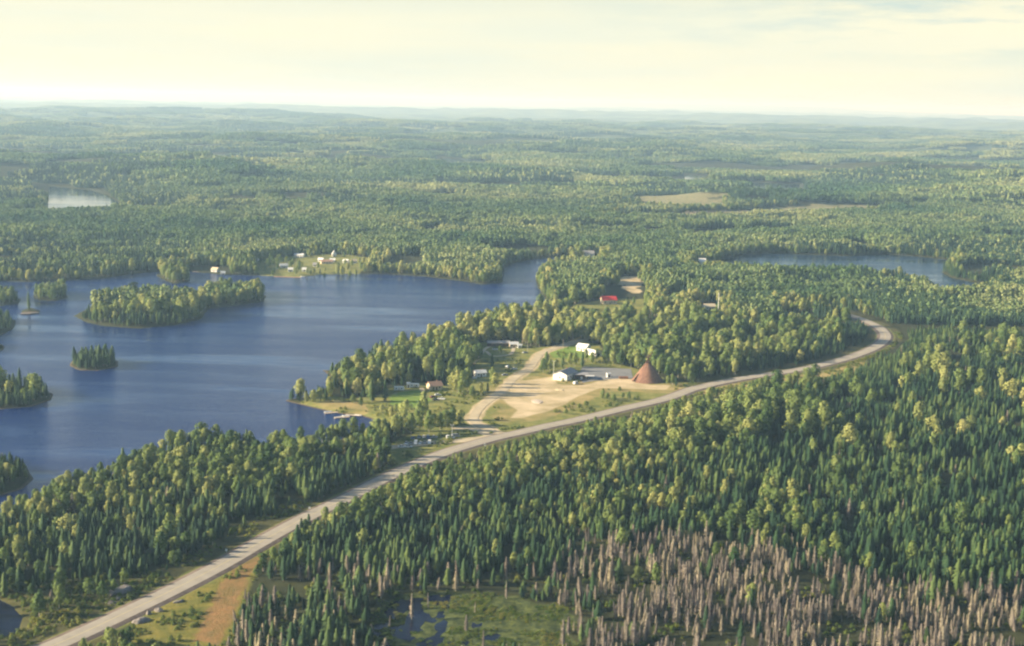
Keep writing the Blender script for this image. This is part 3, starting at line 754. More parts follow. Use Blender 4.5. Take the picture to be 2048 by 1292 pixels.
pack('spr', x1, y1, np.clip(hs_ * rng.uniform(.8, 1.25, len(x1)), .45, 1.5) * 1.08, hs_ * .68, rng.integers(0, 6, len(x1)))
# bare dead trees on the flooded flat
k4 = None
k2 = (dz < 0) & (rng.random(len(x)) < (.28 + .60 * rightdead) * sstep(.43, .55, gap) * sstep(.30, .48, fine)) & ~keep
k3 = (dz >= 0) & (rng.random(len(x)) < .012 + .10 * sstep(30, 0, dz)) & ~keep
x2, y2 = x[k2 | k3], y[k2 | k3]
h2 = np.clip(rng.normal(.78, .26, len(x2)), .25, 1.35)
pack('dead', x2, y2, h2 * rng.uniform(1.0, 1.6, len(x2)), h2 * .72, rng.integers(0, 4, len(x2)))
x, y = grid(4.5, WET[:, 0].min(), WET[:, 0].max() + 5, WET[:, 1].min(), WET[:, 1].max())
m = (wet_sd(x, y) < 2) & (rng.random(len(x)) < .05 + .35 * sstep(5, 35, x) * sstep(.45, .6, fbm(x / 12, y / 12, 93, 2))); x, y = x[m], y[m]
h2 = np.clip(rng.normal(.7, .2, len(x)), .3, 1.1)
pack('dead', x, y, h2 * rng.uniform(1.0, 1.6, len(x)), h2, rng.integers(0, 4, len(x)))
# leafy trees
x, y = grid(4.9, -760, 720, 440, D_SINGLE)
kk = (np.hypot(x, y) < 830) | (rng.random(len(x)) < .55); x, y = x[kk], y[kk]
x, y, ls, c = gather(x, y, 440, D_SINGLE, 1.2, 1.5)
sp = species(x, y); gap = fbm(x / 30 + 7, y / 30, 14, 3) + .14 * (np.hypot(x, y) < 850); dz = poly_sd(x, y, DEADZ); lb = poly_sd(x, y, LBRUSH)
keep = (rng.random(len(x)) < (1 - sp) * sstep(.30, .50, gap)) & ((dz > 3) | (rng.random(len(x)) < .04)) & (rng.random(len(x)) > sstep(3, -3, lb) * .75)
x1, y1 = x[keep], y[keep]
h1 = (.60 + .75 * fbm(x1 / 36, y1 / 36, 6, 2) + rng.normal(0, .17, len(x1))) * (.72 + .28 * sstep(0, 14, np.minimum(c[keep], ls[keep])))
hd1, hs1 = line_sd(x1, y1, HWY); low1 = 1 - .45 * (hs1 > 0) * sstep(75, 25, hd1) * (np.hypot(x1, y1) > 740)
h1 = np.clip(h1, .42, 1.5) * low1 * (.76 + .20 * sstep(700, 900, np.hypot(x1, y1))) * (1 + .28 * sstep(700, 900, np.hypot(x1, y1)))
pop = (np.hypot(x1, y1) > 800) & (rng.random(len(x1)) < .8 * np.where(line_sd(x1, y1, HWY)[1] < 0, 1, .45))
pack('leaf', x1, y1, h1 * rng.uniform(.8, 1.25, len(x1)), h1, rng.integers(0, 6, len(x1)) + 6 * pop)

x, y = grid(9, -420, -150, 1480, 2000)
m = (poly_sd(x, y, FARV) < 4) & (lake_sd(x, y) > 2) & (rng.random(len(x)) < .65 * sstep(.4, .55, fbm(x / 25, y / 30, 151, 2))); x, y = x[m], y[m]
hx = np.array([G(p[0], p[1], 1.5) for p in [(431,543),(446,547),(511,525),(599,514),(567,535),(581,543),(609,543),(642,523),(653,527),(665,524),(631,533),(692,526),(708,526),(668,513)]])
dd = np.array([np.min(np.hypot(hx[:, 0] - a, (hx[:, 1] - b + 6) * .35)) for a, b in zip(x, y)]) if len(x) else np.zeros(0)
x, y = x[dd > 9], y[dd > 9]; h1 = rng.uniform(.4, .85, len(x))
pack('leaf', x, y, h1, h1, rng.integers(0, 6, len(x)))
# ---- clumps beyond
FAR = {'c': [], 'f': []}
x, y = grid(21.0, -1500, 1400, D_SINGLE - 10, 3100, .3)
x, y, ls, c = gather(x, y, D_SINGLE + 2, 3050, 12, 12)
m = fbm(x / 130, y / 85, 103, 4) > .36; x, y = x[m], y[m]
sp = species(x, y); r_ = rng.random(len(x)) < sp
idx = np.where(r_, 0, 4) + rng.integers(0, 4, len(x))
s_ = np.clip(.30 + 1.35 * fbm(x / 75, y / 60, 4, 3) + rng.normal(0, .08, len(x)), .4, 1.6)
FAR['c'].append(np.stack([x, y, np.full(len(x), 1.0), s_, rng.uniform(0, 6.283, len(x)), idx], 1))
# shore and clearing fringes as single trees
x, y = grid(4.0, -1100, 1100, D_SINGLE, 2900)
m = infan(x, y, D_SINGLE, 2900); x, y = x[m], y[m]
ls = lake_sd(x, y); m = (ls > 1.2); x, y, ls = x[m], y[m], ls[m]
c = clear_sd(x, y); m = (c > .8) & ((ls < 17) | (c < 17)); x, y, ls, c = x[m], y[m], ls[m], c[m]
sp = species(x, y); k = rng.random(len(x))
a_ = k < sp * .85; b_ = ~a_ & (rng.random(len(x)) < .62)
for kk, kind in ((a_, 'spr'), (b_, 'leaf')):
    xx, yy = x[kk], y[kk]; h_ = np.clip(.66 + .5 * fbm(xx / 36, yy / 36, 6, 2) + rng.normal(0, .12, len(xx)), .4, 1.3) * (.95 if kind == 'spr' else 1.05)
    pack(kind, xx, yy, h_ * (1.15 if kind == 'spr' else 1.0), h_, rng.integers(0, 6, len(xx)) + (6 * (rng.random(len(xx)) < .6) if kind == 'leaf' else 0))
# wide clumps to the far distance
x, y = grid(66.0, -5400, 5200, 2950, 12500, .3)
m = infan(x, y, 3040, 12400); x, y = x[m], y[m]; ls = lake_sd(x, y); c = clear_sd(x, y)
m = (ls > 26) & (c > 26) & (fbm(x / 420, y / 260, 101, 4) > .42); x, y = x[m], y[m]
sp = species(x, y); r_ = rng.random(len(x)) < sp
idx = np.where(r_, 0, 4) + rng.integers(0, 4, len(x))
FAR['f'].append(np.stack([x, y, np.full(len(x), 1.0), np.clip(.45 + 1.5 * fbm(x / 260, y / 180, 111, 3) * rng.uniform(.8, 1.15, len(x)), .5, 1.7), rng.uniform(0, 6.283, len(x)), idx], 1))
# bare pale trees beyond the bog
x, y = grid(15, 300, 640, 2300, 2560, .4)
px, py, _ = to_px(np.stack([x, y, np.full(len(x), 1.5)], 1)); m = (px > 1365) & (px < 1580) & (py > 424) & (py < 440) & (rng.random(len(x)) < .5); x, y = x[m], y[m]
BARE = np.stack([x, y, np.full(len(x), 1.1), np.full(len(x), 1.15), rng.uniform(0, 6.283, len(x)), np.zeros(len(x))], 1)

# ---- village trees set by hand: (px, py of the foot, height m, width factor, kind)
HAND = [(744,803,12,1.2,'S'),(770,803,12,.95,'S'),(812,850,13,1,'L'),(822,872,12,1.1,'L'),(838,862,15,.8,'L'),(848,840,15,.6,'L'),(858,868,12,.8,'L'),(880,860,9,1.1,'L'),(893,855,9,1.2,'L'),(905,852,10,1,'L'),(868,852,7,1,'L'),
  (920,850,8,1,'L'),(800,862,8,1,'L'),(796,848,7,1,'S'),(706,806,5,1,'L'),(722,815,6,1,'L'),(764,826,5,1,'L'),(783,836,6,1,'L'),(792,826,5,1,'L'),
  (640,803,8,1,'L'),(628,804,7,1,'L'),(612,803,6,1,'L'),(652,800,7,1,'S'),
  (925,790,14,.9,'L'),(915,785,13,.9,'L'),(935,786,15,.7,'L'),(905,783,11,.9,'L'),(962,792,8,.9,'L'),(985,768,10,.9,'L'),(990,775,9,1,'L'),(945,796,7,1,'L'),(975,785,6,1,'S'),
  (958,720,11,.8,'L'),(951,728,13,.9,'L'),(940,735,12,1,'L'),(1092,742,12,1.1,'S'),(1086,746,9,1.2,'L'),(1100,744,8,1.1,'L'),(1112,740,7,1,'L'),(1125,736,7,1.0,'L'),(1150,733,9,1,'L'),(1140,730,8,1,'L'),(1165,735,10,.8,'S'),(1172,722,8,1,'L'),(1184,726,7,1,'L'),
  (1160,668,9,.8,'S'),(1215,800,4.5,1.3,'L'),(1228,802,4,1.4,'L'),(1258,800,5,1,'L'),(1246,797,3.5,1.4,'L'),(1206,797,5,1.1,'L'),(1345,770,7,1,'L'),(1352,773,6,.9,'S'),(1336,768,5,1,'L'),
  (1132,828,3,1.6,'L'),(1158,818,3,1.6,'L'),(1172,812,3,1.5,'L'),(1194,722,8,1.0,'L'),(1210,726,9,1,'L'),(1226,730,9,1,'L'),(1240,733,9,1.1,'L'),(1212,720,10,1,'L'),(1228,724,10,1,'L'),(1244,728,10,1,'L'),
  (1262,734,12,.9,'L'),(1276,736,12,1,'L'),(1318,740,13,1,'L'),(1330,746,12,.9,'L'),(1342,750,12,1,'L'),(1356,756,11,1,'L'),(1370,760,11,1,'L'),(1300,735,13,.9,'L'),(1289,733,12,.9,'L'),
  (1000,706,5,1,'L'),(984,735,9,.9,'S'),(1268,610,7,1,'L'),(1254,608,6,1,'S'),(1292,600,8,1,'L'),
  (58,621,15,.6,'S'),(598,546,12,.8,'L'),(592,549,7,.8,'L'),(676,547,12,1.1,'L'),(684,548,11,1,'L'),(723,540,8,1,'L'),(640,546,5,1,'S'),(621,549,6,1,'L'),(549,545,5,1,'S'),(531,540,5,1,'S'),(619,515,9,1,'L'),(545,549,5,1,'L'),(700,549,7,1,'L'),(712,546,7,1,'L'),(648,549,5,1,'L')]

# ------------------------------------------------------------------ put them in the scene
def scatter(name, pts, protos, label, cat, z0=-0.12):
    """one stuff object: copies of a few tree shapes at these points"""
    x, y = pts[:, 0], pts[:, 1]
    z = height(x, y) + z0
    me = bpy.data.meshes.new(name); me.vertices.add(len(x))
    me.vertices.foreach_set('co', np.stack([x, y, z], 1).astype(np.float32).ravel())
    attr(me, 'scl', np.stack([pts[:, 2], pts[:, 2], pts[:, 3]], 1), 'FLOAT_VECTOR')
    tl = rng.normal(0, .07 if 'dead' in name else .025, (len(x), 2))
    attr(me, 'rot', np.stack([tl[:, 0], tl[:, 1], pts[:, 4]], 1), 'FLOAT_VECTOR')
    attr(me, 'pid', pts[:, 5], 'INT')
    o = bpy.data.objects.new(name, me); COL.objects.link(o); tag(o, label, cat, None, 'stuff')
    ng = bpy.data.node_groups.new(name, 'GeometryNodeTree')
    ng.interface.new_socket('Geometry', in_out='INPUT', socket_type='NodeSocketGeometry')
    ng.interface.new_socket('Geometry', in_out='OUTPUT', socket_type='NodeSocketGeometry')
    n = ng.nodes; l = ng.links
    gi = n.new('NodeGroupInput'); go = n.new('NodeGroupOutput'); jn = n.new('GeometryNodeJoinGeometry')
    def na(nm, t):
        a = n.new('GeometryNodeInputNamedAttribute'); a.data_type = t; a.inputs['Name'].default_value = nm; return a.outputs[0]
    scl = na('scl', 'FLOAT_VECTOR'); rot = na('rot', 'FLOAT_VECTOR'); pid = na('pid', 'INT')
    for k, pn in enumerate(protos):
        po = bpy.data.objects.new('shape_' + pn, PROTO[pn][2])        # never linked to the scene
        oi = n.new('GeometryNodeObjectInfo'); oi.inputs['Object'].default_value = po; oi.inputs['As Instance'].default_value = False
        cmp_ = n.new('FunctionNodeCompare'); cmp_.data_type = 'INT'; cmp_.operation = 'EQUAL'; l.new(pid, cmp_.inputs[2]); cmp_.inputs[3].default_value = k
        ip = n.new('GeometryNodeInstanceOnPoints')
        l.new(gi.outputs[0], ip.inputs['Points']); l.new(cmp_.outputs[0], ip.inputs['Selection']); l.new(oi.outputs['Geometry'], ip.inputs['Instance'])
        l.new(rot, ip.inputs['Rotation']); l.new(scl, ip.inputs['Scale']); l.new(ip.outputs[0], jn.inputs[0])
    l.new(jn.outputs[0], go.inputs[0])
    md = o.modifiers.new('scatter', 'NODES'); md.node_group = ng
    return o

SPLIT = {}
def single_tree(proto, name, x, y, sxy, sz, rot, label, cat, group):
    if proto not in SPLIT:
        pb, mats, _ = PROTO[proto]
        SPLIT[proto] = (pb.split(0).mesh(proto + '_crown', [mats[0]]), pb.split(1).mesh(proto + '_trunk', [mats[1]]))
    e = bpy.data.objects.new(name, None); COL.objects.link(e); e.empty_display_size = .5
    e.location = (x, y, float(height(np.array([x]), np.array([y]))[0]) - .12); e.rotation_euler = (0, 0, rot); e.scale = (sxy, sxy, sz)
    tag(e, label, cat, group)
    for me, nm in zip(SPLIT[proto], ('crown', 'trunk')):
        c_ = bpy.data.objects.new(nm, me); COL.objects.link(c_); c_.parent = e
    return e

NEAR_N = {'spr': 268, 'leaf': 215, 'dead': 290}
ALLT = {k: np.vstack(v) for k, v in TREES.items()}
names = {'spr': ('spruce_tree', 'spruce'), 'leaf': ('birch_tree', 'broadleaf tree'), 'dead': ('dead_tree', 'dead tree')}
def area_name(k, px_, py_, x_, y_):
    if k == 'dead':
        if px_ < 760: return 'between the orange clearing and the marsh'
        if px_ < 1190: return 'standing in or behind the green marsh'
        if px_ < 1560: return 'in the thicket just right of the marsh'
        return 'in the bare thicket in the bottom right corner'
    hd, hs = line_sd(np.array([x_]), np.array([y_]), HWY)
    if hs[0] < 0:
        return 'left of the highway ' + ('by the roadside pond' if px_ < 130 else 'in the wood below the lake')
    if px_ < 560: return 'beside the orange clearing below the highway'
    if px_ < 1190: return 'between the highway and the marsh'
    return 'above the bare grey thicket'
for k, T in ALLT.items():
    P = np.stack([T[:, 0], T[:, 1], np.full(len(T), 6.0)], 1)
    px, py, zc = to_px(P)
    vis = (px > 4) & (px < 2044) & (py > 0) & (py < 1284)
    sizeorder = np.where(vis, zc / np.clip(T[:, 3], .7, 1.1), 1e9)
    order = np.argsort(sizeorder)[:NEAR_N[k]]
    sel = np.zeros(len(T), bool); sel[order] = True
    nm, cat = names[k]
    for i in order:
        t = T[i]; tall = 'tall' if t[3] > 1.02 else ('short' if t[3] < .72 else 'middling')
        ar = area_name(k, px[i], py[i], t[0], t[1])
        look = {'spr': 'narrow dark green spruce', 'leaf': 'round crowned leafy tree', 'dead': 'bare grey dead tree'}[k]
        pl = {'spr': 'dark green spruces', 'leaf': 'leafy trees', 'dead': 'bare dead trees'}[k]
        single_tree({'spr': 'spr', 'leaf': 'leaf', 'dead': 'dead'}[k] + str(int(t[5])), nm, t[0], t[1], t[2], t[3], t[4],
                    '%s %s %s' % (tall, look, ar), cat, '%s %s %s' % (tall, pl, ar))
    ALLT[k] = T[~sel]
scatter('spruce_forest', ALLT['spr'], ['spr%d' % i for i in range(6)], 'dense dark green spruces covering the land around the lake', 'spruce forest')
scatter('birch_forest', ALLT['leaf'], ['leaf%d' % i for i in range(12)], 'bright yellow green leafy woods around lake and village', 'leafy forest')
scatter('dead_forest', ALLT['dead'], ['dead%d' % i for i in range(4)], 'bare grey brown dead trees standing among the living woods', 'dead forest')
scatter('lakeshore_woods', np.vstack(FAR['c']), ['cs0', 'cs1', 'cs2', 'cs3', 'cl0', 'cl1', 'cl2', 'cl3'], 'mixed woods on the far side of the lake', 'woods')
scatter('distant_forest', np.vstack(FAR['f']), ['fs0', 'fs1', 'fs2', 'fs3', 'fl0', 'fl1', 'fl2', 'fl3'], 'hazy rolling forest reaching toward the horizon', 'far forest')
scatter('pale_dead_woods', BARE, ['cd0'], 'pale bare trees along the far bog', 'dead woods')

n_h = 0
for (px, py, h, wf, kd) in HAND:
    x, y = G(px, py, GZ)
    if kd == 'S': pr = 'spr%d' % (n_h % 6); hh = [11, 12.5, 9.5, 13.5, 10, 8][n_h % 6]
    else: pr = 'leaf%d' % (n_h % 6 + (6 if n_h % 3 else 0)); hh = [12, 13, 10.5, 14, 11, 9][n_h % 6]
    h *= 1.25; sz = h / hh; sxy = sz * (.95 if kd == 'L' else 1.5) * wf
    if px < 160: where = 'on the tiny rock islet near the left edge'
    elif py < 560: where = 'among the houses on the far shore'
    elif py < 640: where = 'in the clearing around the red roofed house'
    elif px < 790: where = 'on the grassy point by the boat docks'
    elif px < 930 and py > 815: where = 'between the lake inlet and the parked vehicles'
    elif px < 1010: where = 'by the cabins west of the gravel side road'
    elif px < 1205 and py < 760: where = 'between the low white house and the white store'
    elif py > 780: where = 'on the rough ground below the sandy lot'
    elif px > 1325: where = 'just right of the big brown wigwam'
    else: where = 'in the row behind the big brown wigwam and pavement'
    sz_w = 'tall' if h > 11 else ('small' if h < 7 else 'middling')
    what = 'spruce' if kd == 'S' else 'leafy tree'
    single_tree(pr, 'spruce_tree' if kd == 'S' else 'birch_tree', x, y, sxy, sz, n_h * 1.7, '%s %s %s' % (sz_w, what, where), 'spruce' if kd == 'S' else 'broadleaf tree', '%s %ss %s' % (sz_w, what, where))
    n_h += 1

# ---- undergrowth
def scat_region(s, x0, x1, y0, y1, fn):
    x, y = grid(s, x0, x1, y0, y1); d = fn(x, y); m = (rng.random(len(x)) < d); x, y = x[m], y[m]
    m = lake_sd(x, y) > .8; return x[m], y[m]
def bushd(x, y):
    hd, hs = line_sd(x, y, HWY)
    n_ = fbm(x / 14, y / 14, 61, 3)
    d = .75 * (poly_sd(x, y, BRUSH) < 2) * (poly_sd(x, y, ORANGE) > 1) * sstep(.34, .5, n_)
    d = np.maximum(d, .8 * (poly_sd(x, y, LBRUSH) < 4) * sstep(.3, .42, n_))
    d = np.maximum(d, .5 * (hs < 0) * (hd > 10) * (hd < 22) * (np.hypot(x, y) < 850) * sstep(.4, .55, n_))
    d = np.maximum(d, .6 * (hs > 0) * (hd > 9.5) * (hd < 14) * sstep(.42, .55, n_))
    d = np.maximum(d, .30 * (poly_sd(x, y, VILL) < 0) * (poly_sd(x, y, LOT) > 4) * (poly_sd(x, y, PAVE) > 3) * (poly_sd(x, y, LAWN) > 2) * (line_sd(x, y, SIDE)[0] > 8) * (line_sd(x, y, SERV)[0] > 7) * (line_sd(x, y, SERV2)[0] > 6) * (line_sd(x, y, DRIVE)[0] > 4) * sstep(.50, .62, n_))
    d = np.maximum(d, .5 * (poly_sd(x, y, MDN) < 0) * sstep(.42, .6, n_))
    d = np.maximum(d, .35 * (poly_sd(x, y, DEADZ) < 0) * (poly_sd(x, y, WET) > 0) * sstep(.4, .6, n_))
    return d * (hd > 9) * (poly_sd(x, y, WET) > 0)
x, y = scat_region(2.3, -300, 360, 470, 1280, bushd)
s_ = rng.uniform(.45, 1.15, len(x))
scatter('undergrowth', np.stack([x, y, s_, s_ * rng.uniform(.6, 1.2, len(x)), rng.uniform(0, 6.28, len(x)), rng.integers(0, 3, len(x))], 1), ['bush0', 'bush1', 'bush2'], 'low bushes on the verges, clearings and rough ground', 'undergrowth')
x, y = grid(1.25, WET[:, 0].min(), WET[:, 0].max(), WET[:, 1].min(), WET[:, 1].max())
hz = height(x, y); m = (poly_sd(x, y, WET) < 1) & (hz > .80) & (rng.random(len(x)) < sstep(.35, .6, fbm(x / 9, y / 9, 2, 2)) * .8); x, y = x[m], y[m]
s_ = rng.uniform(.4, 1.0, len(x))
scatter('marsh_sedge', np.stack([x, y, s_, s_, rng.uniform(0, 6.28, len(x)), rng.integers(0, 2, len(x))], 1), ['reed0', 'reed1'], 'bright green sedge tufts in the blue marsh water', 'sedge')
# ------------------------------------------------------------------ built things
def bm_obj(name, bm, mat, parent=None):
    me = bpy.data.meshes.new(name); bmesh.ops.recalc_face_normals(bm, faces=bm.faces); bm.to_mesh(me); bm.free()
    return link_mesh(name, me, mat, parent)
def bm_box(bm, x0, x1, y0, y1, z0, z1, bev=0.0):
    vs = [bm.verts.new(p) for p in ((x0,y0,z0),(x1,y0,z0),(x1,y1,z0),(x0,y1,z0),(x0,y0,z1),(x1,y0,z1),(x1,y1,z1),(x0,y1,z1))]
    fs = [bm.faces.new([vs[i] for i in f]) for f in ((0,3,2,1),(4,5,6,7),(0,1,5,4),(1,2,6,5),(2,3,7,6),(3,0,4,7))]
    if bev:
        es = {e for f in fs for e in f.edges}
        bmesh.ops.bevel(bm, geom=list(es), offset=bev, segments=2, affect='EDGES', profile=.5)
def bm_prism(bm, prof, y0, y1, inset=0.0):
    """profile in x-z, extruded along y; inset narrows the higher points"""
    zm = max(p[1] for p in prof); zn = min(p[1] for p in prof)
    def k(z): return inset * (z - zn) / max(zm - zn, 1e-6)
    a = [bm.verts.new((x, y0 + k(z), z)) for x, z in prof]; b = [bm.verts.new((x, y1 - k(z), z)) for x, z in prof]
    bm.faces.new(a); bm.faces.new(b[::-1]); n = len(prof)
    for i in range(n): bm.faces.new([a[i], a[(i + 1) % n], b[(i + 1) % n], b[i]])
def bm_cyl(bm, c, r0, r1, z0, z1, n=10, axis='z'):
    lo, hi = [], []
    for i in range(n):
        a = 2 * math.pi * i / n; ca, sa = math.cos(a), math.sin(a)
        if axis == 'z': lo.append(bm.verts.new((c[0] + r0 * ca, c[1] + r0 * sa, z0))); hi.append(bm.verts.new((c[0] + r1 * ca, c[1] + r1 * sa, z1)))
        else: lo.append(bm.verts.new((c[0] + r0 * ca, z0, c[1] + r0 * sa))); hi.append(bm.verts.new((c[0] + r1 * ca, z1, c[1] + r1 * sa)))
    bm.faces.new(lo[::-1]); bm.faces.new(hi)
    for i in range(n): bm.faces.new([lo[i], lo[(i + 1) % n], hi[(i + 1) % n], hi[i]])
def bm_stick(bm, a, b, r, n=6):
    a = Vector(a); b = Vector(b); d = (b - a).normalized(); u = d.orthogonal().normalized(); v = d.cross(u)
    lo = [bm.verts.new(a + (u * math.cos(6.2832 * i / n) + v * math.sin(6.2832 * i / n)) * r) for i in range(n)]
    hi = [bm.verts.new(b + (u * math.cos(6.2832 * i / n) + v * math.sin(6.2832 * i / n)) * r * .6) for i in range(n)]
    bm.faces.new(lo[::-1]); bm.faces.new(hi)
    for i in range(n): bm.faces.new([lo[i], lo[(i + 1) % n], hi[(i + 1) % n], hi[i]])
def empty(name, px, py, rot, label, cat, group=None, z=None):
    x, y = G(px, py, GZ)
    e = bpy.data.objects.new(name, None); COL.objects.link(e); e.empty_display_size = .5
    hz = float(height(np.array([x]), np.array([y]))[0]) if z is None else z
    e.location = (x, y, hz); e.rotation_euler = (0, 0, math.radians(rot)); tag(e, label, cat, group); return e
def copy_thing(src, px, py, rot, label, group=None, z=None):
    c = src.copy(); COL.objects.link(c)
    x, y = G(px, py, GZ); c.location = (x, y, src.location.z if z is None else z); c.rotation_euler = (0, 0, math.radians(rot)); c['label'] = label
    if group: c['group'] = group
    for ch in list(src.children):
        d = ch.copy(); COL.objects.link(d); d.parent = c
        for g2 in ch.children:
            f = g2.copy(); COL.objects.link(f); f.parent = d
    return c

def house(name, px, py, rot, w, d, h, rh, wall, roof, label, cat='house', group=None, wins=3, chimney=True, over=.5, door=True):
    """ridge along local x; w long, d deep"""
    e = empty(name, px, py, rot, label, cat, group)
    bm = bmesh.new()
    prof = [(-d/2, -.3), (d/2, -.3), (d/2, h), (0, h + rh), (-d/2, h)]
    a = [bm.verts.new((-w/2, y, z)) for y, z in prof]; b = [bm.verts.new((w/2, y, z)) for y, z in prof]
    bm.faces.new(a); bm.faces.new(b[::-1])
    for i in (0, 1, 4): bm.faces.new([a[i], a[(i + 1) % 5], b[(i + 1) % 5], b[i]])
    bm_obj('wall', bm, wall, e)
    bm = bmesh.new(); sl = rh / (d / 2); t = .16
    for s in (-1, 1):
        y1 = s * (d/2 + over); z1 = h - over * sl
        vs = []
        for xx in (-w/2 - over, w/2 + over):
            vs += [bm.verts.new((xx, s * .001, h + rh + .03)), bm.verts.new((xx, y1, z1 + .03)), bm.verts.new((xx, y1, z1 + .03 + t)), bm.verts.new((xx, s * .001, h + rh + .03 + t))]
        for f in ((0,1,2,3), (7,6,5,4), (0,4,5,1), (1,5,6,2), (2,6,7,3), (3,7,4,0)): bm.faces.new([vs[i] for i in f])
    r = bm_obj('roof', bm, roof, e)
    if chimney:
        bm = bmesh.new(); bm_box(bm, w*.2, w*.2 + .6, .3, .9, h + rh*.5, h + rh + .8); bm_obj('chimney', bm, M_BROWNR, r)
    if door:
        bm = bmesh.new(); bm_box(bm, -.5, .5, -d/2 - .04, -d/2 + .02, 0, 2.05); bm_obj('door', bm, M_DARKW, e)
    for s in (-1, 1):
        for k in range(wins):
            xx = -w/2 + w * (k + .5) / wins
            if s < 0 and abs(xx) < 1.2 and door: xx += 1.9
            if abs(xx) > w/2 - .6: continue
            bm = bmesh.new(); y0 = s * (d/2 + .03); bm_box(bm, xx - .6, xx + .6, min(y0, y0 - s*.05), max(y0, y0 - s*.05), h*.38, h*.38 + 1.0)
            bm_obj('window', bm, M_GLASS, e)
    for s in (-1, 1):
        bm = bmesh.new(); x0 = s * (w/2 + .03); bm_box(bm, min(x0, x0 - s*.05), max(x0, x0 - s*.05), -.6, .6, h*.38, h*.38 + 1.0); bm_obj('window', bm, M_GLASS, e)
    return e

# the big wigwam
def wigwam():
    e = empty('wigwam', 1295, 761.5, 0, 'giant brown conical wigwam with bare poles at its tip, east end of the sandy lot', 'wigwam')
    prof = [(11.2, -.4), (10.3, 1.0), (8.9, 3.0), (7.1, 5.8), (5.2, 8.8), (3.7, 10.8), (2.5, 12.6), (1.9, 13.6)]
    n = 28; V = []; Fq = []
    for r, z in prof:
        for i in range(n):
            a = 6.28318 * (i + .5) / n; rr = r * (1 + .018 * (i % 4 == 0)); V.append((rr * math.cos(a), rr * math.sin(a), z))
    da = math.radians(205)
    for j in range(len(prof) - 1):
        for i in range(n):
            am = 6.28318 * (i + 1) / n
            if j in (0, 1, 2) and abs((am - da + math.pi) % (2 * math.pi) - math.pi) < (.20 if j < 2 else .12): continue
            Fq.append((j * n + i, j * n + (i + 1) % n, (j + 1) * n + (i + 1) % n, (j + 1) * n + i))
    e.scale = (1.06, 1.06, .97)
    me = mesh_np('cover', np.array(V), np.array(Fq)); link_mesh('cover', me, M_TIPI, e)
    bm = bmesh.new()
    for i in range(12):
        a = 6.28318 * i / 12; L2 = U(18.5, 22)
        bm_stick(bm, (10.6 * math.cos(a), 10.6 * math.sin(a), 0), (-1.0 * math.cos(a) * (L2 - 14.5) * .42, -1.0 * math.sin(a) * (L2 - 14.5) * .42, L2), .26)
    bm_obj('poles', bm, M_DARKW, e)
    bm = bmesh.new()
    c, s = math.cos(da), math.sin(da)
    for q in (-1.9, 1.9):
        bm_stick(bm, (11.0*c - q*s, 11.0*s + q*c, 0), (8.0*c - q*.35*s, 8.0*s + q*.35*c, 5.0), .16)
    bm_stick(bm, (8.0*c + .8*s, 8.0*s - .8*c, 5.0), (8.0*c - .8*s, 8.0*s + .8*c, 5.0), .16)
    bm_obj('door_frame', bm, M_DARKW, e)
    bm = bmesh.new(); bm_cyl(bm, (0, 0), 7.4, 6.0, -.1, 3.2, 16); bm_obj('inner_room', bm, M_DARKW, e)
wigwam()

# village buildings near the highway
st = house('white_store', 1130, 757, 63, 18, 11, 4.6, 2.2, M_WHITE, M_GREYR, 'big white gabled building in the middle of the sandy lot', 'building', wins=4)
def annex():
    e = empty('shade_toned_annex', 1163, 757, 4, 'low flat-roofed annex in painted shade with a white canopy right of the white gabled building', 'building')
    bm = bmesh.new(); bm_box(bm, -5.5, 4.5, -4, 5, -.3, 3.4); bm_obj('wall', bm, M_DARKW, e)  # tree shade over the annex is put into this dark wall colour
    bm = bmesh.new(); bm_box(bm, -6, 5, -4.5, 5.5, 3.4, 3.65); bm_obj('roof', bm, M_GREYR, e)
    bm = bmesh.new(); bm_box(bm, 2.2, 8.6, -7.5, -4.6, 3.0, 3.35); cz = bm_obj('canopy', bm, M_WHITE, e)
    for xx in (2.6, 8.2):
        bm = bmesh.new(); bm_box(bm, xx - .08, xx + .08, -7.2, -7.04, -.2, 3.0); bm_obj('post', bm, M_METAL, cz)
    bm = bmesh.new(); bm_box(bm, -1.2, .2, -4.05, -3.98, 0, 2.1); bm_obj('door', bm, M_WHITE, e)
    bm = bmesh.new(); bm_box(bm, -4.5, -2.2, -4.05, -3.98, 1, 2.1); bm_obj('window', bm, M_GLASS, e)
annex()
house('white_bungalow', 1167, 701, -30, 9, 8, 3.4, 2.2, M_WHITE, M_WHITE, 'white gabled house behind the bright green field, at the bend of the gravel side road', wins=2, chimney=False)
house('white_outbuilding', 1187, 710, -52, 14, 6, 2.8, 1.3, M_WHITE, M_WHITE, 'long low white building running down to the right from the white gabled house', 'building', wins=4, chimney=False)
house('small_kiosk', 1217, 754, 20, 2.8, 2.4, 2.6, .7, M_WHITE, M_PALER, 'tiny white kiosk on the lot between the grey pavement and the wigwam', 'kiosk', wins=1, chimney=False, over=.3)
house('motel_cabin', 1027, 694, 10, 7, 5.5, 2.9, 1.4, M_CREAM, M_PALER, 'cabin with pale metal roof at the right end of the oval driveway', 'cabin', wins=2)
house('garden_shed', 1039, 696, 10, 3.4, 2.8, 2.4, .9, M_WHITE, M_PALER, 'small pale shed right of the pale roofed cabin by the oval driveway', 'shed', wins=1, chimney=False, over=.3)
house('shaded_lodge', 997, 692, 6, 18, 6, 3.0, 1.4, M_DARKW, M_GREYR, 'long dark lodge in the tree shade inside the oval driveway', 'lodge', wins=5)
house('brown_cabin', 960, 752, 20, 8, 6, 2.9, 1.6, M_WHITE, M_PALER, 'pale roofed cabin under the trees just west of the gravel side road', 'cabin', wins=2)
